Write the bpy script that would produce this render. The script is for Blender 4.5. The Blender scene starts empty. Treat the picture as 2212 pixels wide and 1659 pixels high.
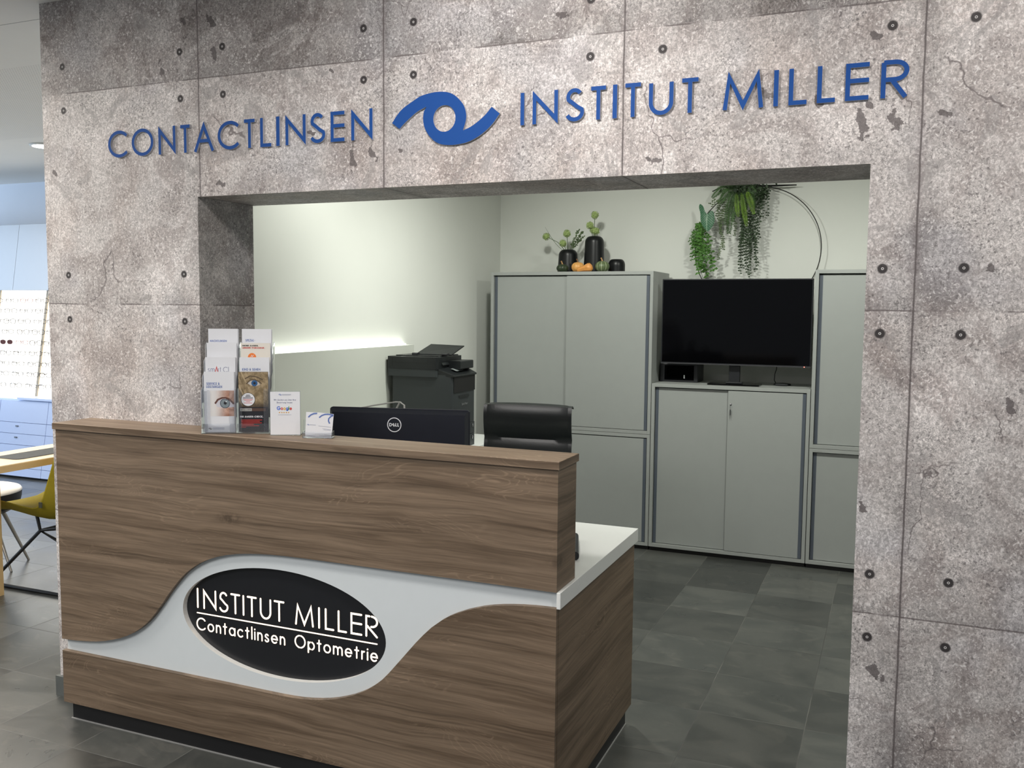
import bpy, bmesh, math, random
from mathutils import Vector, Matrix
random.seed(7)
SC = bpy.context.scene
COL = SC.collection
PI = math.pi

# ------------------------------------------------------------------ camera
CAM = Vector((3.0549, -2.599, 1.57))
YAW, PITCH, ROLL, FPX = 0.397, -0.0821, 0.0091, 1971.9
fw = Vector((-math.sin(YAW)*math.cos(PITCH), math.cos(YAW)*math.cos(PITCH), math.sin(PITCH)))
rt = Vector((math.cos(YAW), math.sin(YAW), 0))
up = rt.cross(fw)
r2 = rt*math.cos(ROLL)+up*math.sin(ROLL)
u2 = -rt*math.sin(ROLL)+up*math.cos(ROLL)
cd = bpy.data.cameras.new('camera'); cam = bpy.data.objects.new('camera', cd); COL.objects.link(cam)
M = Matrix(((r2.x, u2.x, -fw.x, CAM.x), (r2.y, u2.y, -fw.y, CAM.y), (r2.z, u2.z, -fw.z, CAM.z), (0, 0, 0, 1)))
cam.matrix_world = M
cd.sensor_width = 36; cd.sensor_fit = 'HORIZONTAL'; cd.lens = FPX/2212*36; cd.clip_start = .05
SC.camera = cam
SC.view_settings.view_transform = 'Standard'; SC.view_settings.look = 'None'
SC.view_settings.exposure = 0.0; SC.view_settings.gamma = 1.0; SC.view_settings.use_curve_mapping = False

# ------------------------------------------------------------------ light
W = bpy.data.worlds.new('world'); SC.world = W; W.use_nodes = True
W.node_tree.nodes['Background'].inputs[0].default_value = (.86, .92, 1, 1)
W.node_tree.nodes['Background'].inputs[1].default_value = .30

def area(name, loc, size, power, color, aim=(0, 0, -1), sy=None, spread=PI, shape=None):
    l = bpy.data.lights.new(name, 'AREA'); l.energy = power; l.color = color
    l.shape = shape or ('RECTANGLE' if sy else 'SQUARE'); l.size = size
    if sy: l.size_y = sy
    l.spread = spread
    o = bpy.data.objects.new(name, l); COL.objects.link(o); o.location = loc
    o.rotation_euler = Vector(aim).to_track_quat('-Z', 'Y').to_euler()
    return o
def spot(name, loc, aim, power, color, ang, blend=.6, rad=.04):
    l = bpy.data.lights.new(name, 'SPOT'); l.energy = power; l.color = color
    l.spot_size = math.radians(ang); l.spot_blend = blend; l.shadow_soft_size = rad
    o = bpy.data.objects.new(name, l); COL.objects.link(o); o.location = loc
    o.rotation_euler = (Vector(aim)-Vector(loc)).to_track_quat('-Z', 'Y').to_euler()
    return o
OFFC = (.985, 1, .92)
spot('office_lamp', (1.35, 1.65, 2.66), (1.5, 2.6, .7), 92, OFFC, 150, .75, .07)
spot('office_lamp', (2.85, 1.75, 2.66), (2.8, 2.5, .7), 106, OFFC, 150, .75, .09)
WALLC = (1, .945, .90)
spot('wall_washer', (2.05, -1.05, 2.66), (1.95, 0, 1.9), 74, WALLC, 110, .9, .13)
spot('wall_washer', (3.5, -1.25, 2.66), (3.3, 0, 1.4), 80, WALLC, 115, .9, .13)
spot('wall_washer', (.5, -1.3, 2.66), (.5, 0, 1.5), 20, WALLC, 110, .9, .13)
area('office_side_fill', (1.25, 1.2, 2.64), .25, 7.5, OFFC, (-1, .25, -.75), spread=2.0)  # added fill without a real fitting, brightens the office's left wall
area('hall_lamp', (.7, -3.2, 2.66), 1.8, 105, (1, .965, .93))
area('shop_window', (-7.2, .6, 1.5), 3.6, 150, (.60, .77, 1), (1, .32, -.05), 2.2)
area('shop_lamp', (-2.7, 1.5, 2.66), .9, 62, (1, .89, .74))
area('shop_lamp', (-1.3, -.9, 2.66), 1.0, 72, (1, .93, .85))

# ------------------------------------------------------------------ node helper
class S:
    """a socket with arithmetic"""
    def __init__(s, nt, k): s.nt, s.k = nt, k
    def _m(s, op, *a, clamp=False):
        n = s.nt.nodes.new('ShaderNodeMath'); n.operation = op; n.use_clamp = clamp
        for i, v in enumerate((s,)+a):
            if isinstance(v, S): s.nt.links.new(v.k, n.inputs[i])
            else: n.inputs[i].default_value = v
        return S(s.nt, n.outputs[0])
    def __add__(s, o): return s._m('ADD', o)
    def __radd__(s, o): return s._m('ADD', o)
    def __sub__(s, o): return s._m('SUBTRACT', o)
    def __mul__(s, o): return s._m('MULTIPLY', o)
    def __rmul__(s, o): return s._m('MULTIPLY', o)
    def __truediv__(s, o): return s._m('DIVIDE', o)
    def abs(s): return s._m('ABSOLUTE')
    def min(s, o): return s._m('MINIMUM', o)
    def max(s, o): return s._m('MAXIMUM', o)
    def gt(s, o): return s._m('GREATER_THAN', o)
    def lt(s, o): return s._m('LESS_THAN', o)
    def fract(s): return s._m('FRACT')
    def floor(s): return s._m('FLOOR')
    def sqrt(s): return s._m('SQRT')
    def sin(s): return s._m('SINE')
    def inv(s): return S.const(s.nt, 1)-s
    def ramp(s, a, b):            # smooth 0..1 between a and b (a may exceed b)
        n = s.nt.nodes.new('ShaderNodeMapRange'); n.interpolation_type = 'SMOOTHSTEP'
        s.nt.links.new(s.k, n.inputs[0]); 
        if a < b: n.inputs[1].default_value, n.inputs[2].default_value, n.inputs[3].default_value, n.inputs[4].default_value = a, b, 0, 1
        else: n.inputs[1].default_value, n.inputs[2].default_value, n.inputs[3].default_value, n.inputs[4].default_value = b, a, 1, 0
        return S(s.nt, n.outputs[0])
    @staticmethod
    def const(nt, v):
        n = nt.nodes.new('ShaderNodeValue'); n.outputs[0].default_value = v; return S(nt, n.outputs[0])

class NT:
    def __init__(s, name, rough=.6, metal=0, spec=.5):
        s.m = bpy.data.materials.new(name); s.m.use_nodes = True; s.nt = s.m.node_tree
        s.b = s.nt.nodes['Principled BSDF']
        s.b.inputs['Roughness'].default_value = rough; s.b.inputs['Metallic'].default_value = metal
        s.b.inputs['Specular IOR Level'].default_value = spec
        tc = s.nt.nodes.new('ShaderNodeTexCoord'); s.P = tc.outputs['Object']
        sp = s.nt.nodes.new('ShaderNodeSeparateXYZ'); s.nt.links.new(s.P, sp.inputs[0])
        s.x, s.y, s.z = (S(s.nt, sp.outputs[i]) for i in range(3))
    def vec(s, x, y, z):
        n = s.nt.nodes.new('ShaderNodeCombineXYZ')
        for i, v in enumerate((x, y, z)):
            if isinstance(v, S): s.nt.links.new(v.k, n.inputs[i])
            else: n.inputs[i].default_value = v
        return n.outputs[0]
    def noise(s, v, scale, detail=4, rough=.55, dist=0, out=0):
        n = s.nt.nodes.new('ShaderNodeTexNoise'); s.nt.links.new(v, n.inputs['Vector'])
        n.inputs['Scale'].default_value = scale; n.inputs['Detail'].default_value = detail
        n.inputs['Roughness'].default_value = rough; n.inputs['Distortion'].default_value = dist
        return S(s.nt, n.outputs[out])
    def voro(s, v, scale, feat='F1', rnd=1):
        n = s.nt.nodes.new('ShaderNodeTexVoronoi'); n.feature = feat; s.nt.links.new(v, n.inputs['Vector'])
        n.inputs['Scale'].default_value = scale; n.inputs['Randomness'].default_value = rnd
        return S(s.nt, n.outputs['Distance'])
    def white(s, w):
        n = s.nt.nodes.new('ShaderNodeTexWhiteNoise'); n.noise_dimensions = '1D'; s.nt.links.new(w.k, n.inputs['W'])
        return S(s.nt, n.outputs[0])
    def mix(s, f, a, b, mode='MIX'):
        n = s.nt.nodes.new('ShaderNodeMix'); n.data_type = 'RGBA'; n.blend_type = mode
        if isinstance(f, S): s.nt.links.new(f.k, n.inputs[0])
        else: n.inputs[0].default_value = f
        for i, v in ((6, a), (7, b)):
            if isinstance(v, tuple): n.inputs[i].default_value = v+(1,) if len(v) == 3 else v
            else: s.nt.links.new(v, n.inputs[i])
        return n.outputs[2]
    def grey(s, v):
        n = s.nt.nodes.new('ShaderNodeCombineXYZ')
        for i in range(3): s.nt.links.new(v.k, n.inputs[i])
        return n.outputs[0]
    def color(s, c): 
        if isinstance(c, tuple): s.b.inputs['Base Color'].default_value = c+(1,)
        else: s.nt.links.new(c, s.b.inputs['Base Color'])
    def rough(s, v): s.nt.links.new(v.k, s.b.inputs['Roughness'])
    def bump(s, h, strength=.3, dist=.002):
        n = s.nt.nodes.new('ShaderNodeBump'); n.inputs['Strength'].default_value = strength; n.inputs['Distance'].default_value = dist
        s.nt.links.new(h.k, n.inputs['Height']); s.nt.links.new(n.outputs[0], s.b.inputs['Normal'])

def plain(name, c, rough=.5, metal=0, spec=.5, var=.06, scale=30, bump=0, coat=0):
    """plain paint, plastic or metal with a faint procedural unevenness"""
    t = NT(name, rough, metal, spec)
    n = t.noise(t.P, scale, 3)
    t.color(t.mix(n, tuple(v*(1-var) for v in c), tuple(min(1, v*(1+var)) for v in c)))
    if bump: t.bump(t.noise(t.P, scale*8, 4), bump, .001)
    if coat: t.b.inputs['Coat Weight'].default_value = coat; t.b.inputs['Coat Roughness'].default_value = .1
    return t.m
def emit(name, c, strength, base=(.8, .8, .8)):
    t = NT(name, .5); t.color(base)
    t.b.inputs['Emission Color'].default_value = c+(1,); t.b.inputs['Emission Strength'].default_value = strength
    return t.m

# ------------------------------------------------------------------ big surface materials
HOLE_X = [.110, .677, .866, 1.435, 1.618, 2.203, 2.417, 3.016, 3.208, 3.80]
HOLE_Z = [2.466, 2.304, 1.684, 1.514, .866, .692]
SEAM_X = [.759, 1.510, 2.305, 3.0945, 3.87]
SEAM_Z = [2.366, 1.574, .758]
BLOTS = [(1.389, 2.052, .014, .03), (1.465, 2.066, .016, .02), (2.953, 2.052, .014, .034), (3.03, 2.065, .018, .022), (2.700, 2.164, .02, .016),
         (3.151, 2.074, .02, .008), (2.402, 1.995, .026, .009), (2.968, 2.105, .009, .012), (2.979, 2.281, .012, .012), (1.564, 2.074, .014, .007),
         (1.393, 2.101, .007, .011), (.85, 1.998, .024, .009), (.83, 2.442, .013, .02), (.596, 2.41, .014, .022), (1.312, 2.345, .009, .008),
         (.699, 2.566, .012, .011), (.056, 2.072, .012, .009), (.820, 2.557, .02, .02), (3.27, 1.682, .012, .014), (2.115, 2.428, .02, .008),
         (2.84, 2.125, .01, .02), (1.23, 2.15, .02, .008), (3.04, .60, .02, .018), (2.99, 1.05, .01, .012), (3.33, 1.33, .012, .02)]

def concrete():
    t = NT('board_marked_concrete', .62, 0, .35)
    x, y, z = t.x, t.y, t.z
    big = t.noise(t.P, 1.7, 5, .6, .6)
    mid = t.noise(t.P, 5.5, 6, .62, .8)
    warm = t.noise(t.vec(x*1.0, y, z*.6), 3.1, 4, .5)
    # worm-like mottling : contour lines of a distorted noise
    worm = t.noise(t.P, 88, 4, .6, 1.3)
    vein = (worm-.5).abs().ramp(.05, .0)
    light = t.noise(t.P, 105, 4, .6, 1.2)
    fine = t.noise(t.P, 230, 3, .6)
    cluster = mid.ramp(.47, .68)
    base = t.mix(big.ramp(.34, .66), (.43, .385, .37), (.60, .555, .535))
    base = t.mix(mid.ramp(.40, .58)*.65, base, (.76, .73, .71))
    base = t.mix(warm.ramp(.48, .68)*.38, base, (.52, .43, .385))
    base = t.mix((t.noise(t.vec(x, y+3, z), 2.3, 3).ramp(.5, .68))*.5, base, (.49, .49, .52))
    # panel tone
    pid = S.const(t.nt, 0)
    for sx in SEAM_X: pid = pid+x.gt(sx)
    for sz in SEAM_Z: pid = pid+z.gt(sz)*7
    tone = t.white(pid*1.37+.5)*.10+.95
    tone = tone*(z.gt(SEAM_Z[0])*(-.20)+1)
    dz = None
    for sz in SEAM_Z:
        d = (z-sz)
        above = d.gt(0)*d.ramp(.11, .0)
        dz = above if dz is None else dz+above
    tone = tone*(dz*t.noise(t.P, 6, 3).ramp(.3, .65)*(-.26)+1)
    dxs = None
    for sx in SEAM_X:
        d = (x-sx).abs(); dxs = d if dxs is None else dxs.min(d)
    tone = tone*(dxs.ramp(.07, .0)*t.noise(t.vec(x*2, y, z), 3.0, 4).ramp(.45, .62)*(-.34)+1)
    grain = t.noise(t.vec(x*1.0, y, z*.62), 155, 3, .6, .9)
    k = (light.ramp(.33, .67)*.46+.74)*(grain.ramp(.3, .7)*.34+.83)*(fine*.22+.89)*tone
    k = k*((mid-.5)*.55+1)
    k = k*(vein*(cluster*.48+.14)*(-1)+1)
    scr = t.noise(t.vec(x*1.0, y, z*.25), 150, 3, .6, .3).ramp(.35, .65)
    k = k*(scr*t.noise(t.P, 2.4, 2).ramp(.45, .6)*.26+.90)
    col = t.mix(1, base, t.grey(k), 'MULTIPLY')
    hi = t.noise(t.P, 105, 4, .6, 1.2)
    col = t.mix(hi.ramp(.57, .64)*mid.ramp(.64, .42)*.6, col, (.86, .85, .83))
    stain = t.noise(t.P, 3.3, 6, .7, .4).ramp(.54, .66)*t.noise(t.P, 40, 4, .7, .8).ramp(.40, .60)
    col = t.mix(stain*.40, col, (.22, .185, .175))
    # dark pits in clusters
    pit = t.voro(t.vec(x+(worm-.5)*.01, y, z+(worm-.5)*.01), 75)
    pits = pit.ramp(.24, .12)*t.noise(t.P, 7.5, 5, .6).ramp(.44, .62)
    col = t.mix(pits*.75, col, (.11, .10, .10))
    crumb = t.noise(t.P, 95, 4, .7, .6).ramp(.555, .62)*t.noise(t.P, 3.6, 5, .65, .5).ramp(.47, .58)
    col = t.mix(crumb*.72, col, (.13, .12, .12))
    # flaked blots
    bl = None
    nb = t.noise(t.P, 44, 4, .6)
    for (bx, bz, rx, rz) in BLOTS:
        dx = (x-bx)/rx; dd = (z-bz)/rz
        dd = dd+dx*.5 if rx < rz*1.8 else dd+dx*.35
        d = (dx*dx+dd*dd).sqrt()
        bl = d if bl is None else bl.min(d)
    bl = (bl+(nb-.5)*4.6).ramp(.95, .86)
    col = t.mix(bl*.85, col, (.115, .10, .10))
    # pale grey repair patches
    patch = t.noise(t.P, 4.4, 5, .6, 1.5).ramp(.60, .615)
    col = t.mix(patch*.45, col, (.30, .285, .28))
    big_d = t.noise(t.P, 2.7, 6, .66, .7).ramp(.525, .55)*(z.gt(SEAM_Z[0])*.62+.16)
    col = t.mix(big_d, col, t.mix(1, col, (.66, .64, .63), 'MULTIPLY'))
    pale = t.noise(t.vec(x+4, y, z+2), 4.2, 6, .68, .6).ramp(.565, .59)
    col = t.mix(pale*.38, col, t.mix(1, col, (1.38, 1.38, 1.39), 'MULTIPLY'))
    # cracks
    n1 = t.noise(t.P, 5, 4, .6); n2 = t.noise(t.vec(x+7, y, z), 5, 4, .6)
    cr = t.voro(t.vec(x+(n1-.5)*.16, y, z*.75+(n2-.5)*.2), 2.6, 'DISTANCE_TO_EDGE')
    crm = cr.ramp(.0055, .001)*t.noise(t.vec(x, y, z+5), 2.6, 2).ramp(.54, .62)
    col = t.mix(crm*.8, col, (.14, .12, .12))
    # seams
    wob = (t.noise(t.P, 9, 3)-.5)*.006
    sx = None
    for s_ in SEAM_X:
        d = (x-s_+wob).abs(); sx = d if sx is None else sx.min(d)
    sz = None
    for s_ in SEAM_Z:
        d = (z-s_+wob).abs(); sz = d if sz is None else sz.min(d)
    brk = t.noise(t.vec(x*1, y, z*1), 6, 3).ramp(.4, .5)
    outside = y.lt(.02)
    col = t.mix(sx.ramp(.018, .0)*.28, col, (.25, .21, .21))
    col = t.mix(sx.ramp(.0035, .0012)*.85, col, (.10, .085, .085))
    col = t.mix(sz.ramp(.003, .001)*brk*.8, col, (.12, .10, .10))
    # tie holes
    hx = None
    for s_ in HOLE_X:
        d = (x-s_).abs(); hx = d if hx is None else hx.min(d)
    hz = None
    for s_ in HOLE_Z:
        d = (z-s_); a = d.abs()
        hz = a if hz is None else hz.min(a)
    r = (hx*hx+hz*hz).sqrt()
    col = t.mix(r.ramp(.0155, .0105)*outside*.96, col, (.028, .024, .025))
    r1 = (r-.0026).abs().ramp(.0012, .0005)
    col = t.mix(r1*outside, col, (.62, .61, .60))
    t.color(col)
    t.bump(light*.6+worm*.4, .12, .002)
    return t.m

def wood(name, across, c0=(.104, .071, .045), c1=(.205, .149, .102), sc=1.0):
    t = NT(name, .48, 0, .35)
    x, y, z = t.x, t.y, t.z
    a, b = (x+y, z) if across == 'z' else (x, y*1.0)
    warp = t.noise(t.vec(a*1.6, b*5.0, 3.1), 1.0, 3, .5)
    warp2 = t.noise(t.vec(a*5, b*16, 1.7), 1.0, 2, .5)
    bb = b+(warp-.5)*.055+(warp2-.5)*.010
    # knots pull the grain
    g = t.noise(t.vec(a*.9, bb*24, 0), 1.0, 5, .55, .4)
    fib = t.noise(t.vec(a*9, bb*330, 0), 1, 3, .6)
    fib2 = t.noise(t.vec(a*2.2, bb*90, 2), 1, 4, .6, .3)
    streak = t.noise(t.vec(a*1.1, bb*48, 7), 1, 5, .6, .7)
    cath = t.noise(t.vec(a*2.6, bb*10.0, 5), 1, 3, .4, .9)
    ring = ((cath*24).fract()-.5).abs().ramp(.16, .02)
    ringm = t.noise(t.vec(a*2.6, b*8, 9), 1, 2).ramp(.52, .66)
    col = t.mix(g.ramp(.32, .68), c0, c1)
    g2 = t.noise(t.vec(a*1.6, bb*42, 11), 1, 5, .6, .5)
    col = t.mix(g2.ramp(.42, .60)*.42, col, tuple(min(1, v*1.2) for v in c1))
    col = t.mix(t.noise(t.vec(a*.8, b*3.2, 4), 1, 3).ramp(.42, .66)*.35, col, tuple(v*w for v, w in zip(c1, (1.05, 1.08, 1.12))))
    col = t.mix(ring*ringm*.36, col, tuple(min(1, v*1.65) for v in c1))
    col = t.mix(streak.ramp(.57, .68)*.5, col, tuple(v*.62 for v in c0))
    thin = t.noise(t.vec(a*1.3, bb*75, 13), 1, 4, .55, .6)
    col = t.mix((thin-.5).abs().ramp(.020, .0)*t.noise(t.vec(a*1.5, b*9, 2), 1, 2).ramp(.48, .62)*.32, col, tuple(v*.55 for v in c0))
    fine = t.noise(t.vec(a*3.5, bb*150, 8), 1, 5, .65, .3)
    k = (fib*.34+.83)*(fib2*.36+.82)*(fine.ramp(.3, .7)*.34+.84)
    col = t.mix(1, col, t.grey(k), 'MULTIPLY')
    kn = t.voro(t.vec(a*1.15+(warp-.5)*.3, b*3.1, .5), 1.25)
    col = t.mix(kn.ramp(.115, .02)*t.noise(t.P, 60, 4).ramp(.3, .6)*.75, col, tuple(v*.42 for v in c0))
    t.color(col)
    t.bump(fib2, .05, .001)
    return t.m

def slate():
    t = NT('slate_floor_tiles', .34, 0, .6)
    x, y = t.x, t.y
    T = .3975
    u = (x-2.400)/T; v = (y-2.5116+.4037)/.4037
    fx = u.fract(); fy = v.fract()
    ex = fx.min(fx.inv())*T; ey = fy.min(fy.inv())*.4037
    e = ex.min(ey)
    idn = t.white(u.floor()*13.7+v.floor()*3.31+.7)
    idn2 = t.white(u.floor()*5.3+v.floor()*17.9+.2)
    cl = t.noise(t.vec(x*1.1+idn*9, y*1.7+idn2*9, 0), 2.1, 6, .6, 1.2)
    fine = t.noise(t.P, 70, 5, .6)
    smear = t.noise(t.vec(x*1.6+idn2*7, y*2.6, 0), 2.3, 5, .55, 2.0)
    col = t.mix(cl.ramp(.35, .65), (.060, .064, .060), (.092, .094, .086))
    col = t.mix(smear.ramp(.58, .64)*.4, col, (.125, .122, .108))
    k = (idn*.62+.62)*(fine*.2+.9)
    col = t.mix(1, col, t.grey(k), 'MULTIPLY')
    gn = t.noise(t.P, 2.0, 2)
    grout = t.mix(gn.ramp(.46, .62), (.040, .040, .038), (.150, .147, .132))
    col = t.mix(e.ramp(.0021, .0010)*.62, col, grout)
    t.color(col)
    t.rough(cl*.22+.20+e.ramp(.003, .001)*.3)
    t.bump(cl*.5+fine*.1+e.ramp(.0, .003)*.3, .16, .003)
    return t.m

def ceiling_mat():
    t = NT('white_plasterboard', .8, 0, .2)
    n = t.noise(t.P, 6, 3)
    col = t.mix(n, (.84, .815, .765), (.88, .855, .80))
    px = ((t.x/.0162).fract()-.5).abs(); py = ((t.y/.0162).fract()-.5).abs()
    dot = (px*px+py*py).sqrt().ramp(.22, .16)*t.y.gt(.63)*t.y.lt(2.0)
    col = t.mix(dot*.5, col, (.18, .17, .15))
    col = t.mix((t.y-.135).abs().ramp(.0035, .002)*.6, col, (.12, .11, .1))
    t.color(col)
    return t.m

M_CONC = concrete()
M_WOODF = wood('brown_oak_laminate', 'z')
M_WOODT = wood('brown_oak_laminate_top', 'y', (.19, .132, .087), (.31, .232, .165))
M_SLATE = slate()
M_CEIL = ceiling_mat()
M_WALL = plain('pale_green_white_paint', (.69, .705, .665), .75, spec=.2, var=.02, scale=4, bump=.03)
M_WALLS = plain('shop_wall_paint', (.72, .76, .82), .7, spec=.2, var=.02, scale=4)
M_SAGE = plain('sage_panel', (.56, .58, .53), .6, var=.02, scale=5)
M_CAB = plain('grey_cabinet_steel', (.335, .35, .338), .42, spec=.45, var=.025, scale=12)
M_CABD = plain('grey_cabinet_shutter', (.33, .346, .335), .5, spec=.4, var=.03, scale=12)
M_HAND = plain('blue_grey_grip', (.085, .10, .125), .45)
M_GAP = plain('dark_gap', (.008, .008, .008), .7)
M_WHITE = plain('white_laminate', (.80, .82, .80), .3, spec=.5, var=.015)
M_INLAY = plain('pale_grey_lacquer', (.68, .73, .75), .35, spec=.5, var=.02)
M_RIM = plain('white_edge', (.75, .75, .72), .4)
M_BLACK = plain('matt_black_acrylic', (.012, .013, .016), .32, var=.1)
M_PLINTH = plain('black_plinth', (.012, .012, .013), .45)
M_BLUE = plain('royal_blue_lacquer', (.014, .076, .30), .6, spec=.15, var=.03)
M_LEDGE = plain('clear_letter_edge', (.52, .52, .55), .25)
M_LIT = emit('lit_letter', (1, .76, .54), 1.5, (1, .95, .9))
M_BASE = plain('slate_baseboard', (.11, .12, .115), .4, var=.15)
M_BPL = plain('black_plastic', (.014, .015, .018), .38, var=.1)
M_BPL2 = plain('charcoal_plastic', (.045, .050, .053), .5, var=.08)
M_MON = plain('monitor_shell', (.012, .014, .022), .33, var=.1)
M_PRN = plain('dark_printer_plastic', (.030, .036, .038), .48, var=.05)
M_PRN2 = plain('black_printer_plastic', (.008, .010, .011), .4, var=.05)
M_LCD = plain('grey_display', (.20, .22, .22), .25)
M_LEATH = plain('black_leather', (.010, .013, .014), .33, var=.2, scale=14, bump=.25, coat=.1)
M_CHROME = plain('polished_steel', (.62, .62, .64), .18, 1)
M_SCR = plain('black_glass', (.0015, .0015, .002), .07, spec=.2)
M_VASE = plain('matt_black_ceramic', (.005, .006, .007), .36, spec=.35, var=.1)
M_WIRE = plain('black_wire', (.010, .010, .010), .5)
M_WHT = plain('white_paper', (.80, .81, .84), .55, var=.01)
M_CREAM = plain('cream_paper', (.80, .76, .68), .55, var=.02)
M_INK = plain('blue_ink', (.12, .19, .46), .6)
M_INK2 = plain('grey_ink', (.30, .32, .42), .6)
M_DARKINK = plain('black_ink', (.015, .015, .02), .5)
M_RED = plain('red_ink', (.55, .035, .025), .5)
M_ORANGE = plain('orange_ink', (.85, .22, .04), .5)
M_WOODL = plain('pale_birch', (.78, .52, .24), .42, var=.08, scale=8)
M_TBLTOP = plain('birch_top', (.80, .66, .46), .4, var=.05, scale=8)
M_MAT = plain('grey_felt', (.085, .09, .088), .9, var=.25, scale=40)
M_MUST = plain('mustard_fabric', (.30, .235, .018), .85, spec=.2, var=.12, scale=60, bump=.3)
M_SHELLW = plain('white_shell', (.80, .77, .72), .35)
M_TAPER = plain('brushed_steel', (.33, .31, .28), .35, .8)
M_CABW = plain('white_gloss_front', (.46, .51, .57), .25, var=.015)
M_CABB = plain('daylight_blue_front', (.50, .60, .84), .28, var=.015)  # the daylight's blue cast is put into the drawers' base colour
M_SEAMD = plain('front_joint', (.10, .11, .14), .6)
M_FRAME = plain('spectacle_frame', (.035, .028, .026), .5)
M_FRAME2 = plain('red_spectacle_frame', (.30, .08, .07), .4)
M_LITPANEL = emit('backlit_display_panel', (1, .945, .80), 2.3)
M_POST = plain('beige_display_post', (.42, .35, .25), .5)
M_STEM = plain('green_stem', (.055, .10, .03), .6)

def clear(name):
    t = NT(name, .06); t.color((.93, .95, .98))
    t.b.inputs['Transmission Weight'].default_value = .97; t.b.inputs['IOR'].default_value = 1.3
    return t.m
M_ACR = clear('clear_acrylic')

def leafmat(name, c, var=.35, scale=20, rough=.5):
    t = NT(name, rough, 0, .4)
    n = t.noise(t.P, scale, 3)
    t.color(t.mix(n.ramp(.3, .7), tuple(v*(1-var) for v in c), tuple(v*(1+var) for v in c)))
    return t.m
M_FERN = leafmat('fern_green', (.045, .095, .028))
M_FERNL = leafmat('light_fern_green', (.11, .20, .02))
M_VINE = leafmat('dark_vine_green', (.028, .050, .022))
M_IVY = leafmat('bright_ivy_green', (.055, .15, .022))
M_ALLIUM = leafmat('allium_green', (.36, .47, .17), .4, 160)
M_SPRIG = leafmat('sprig_green', (.08, .12, .05))

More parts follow.
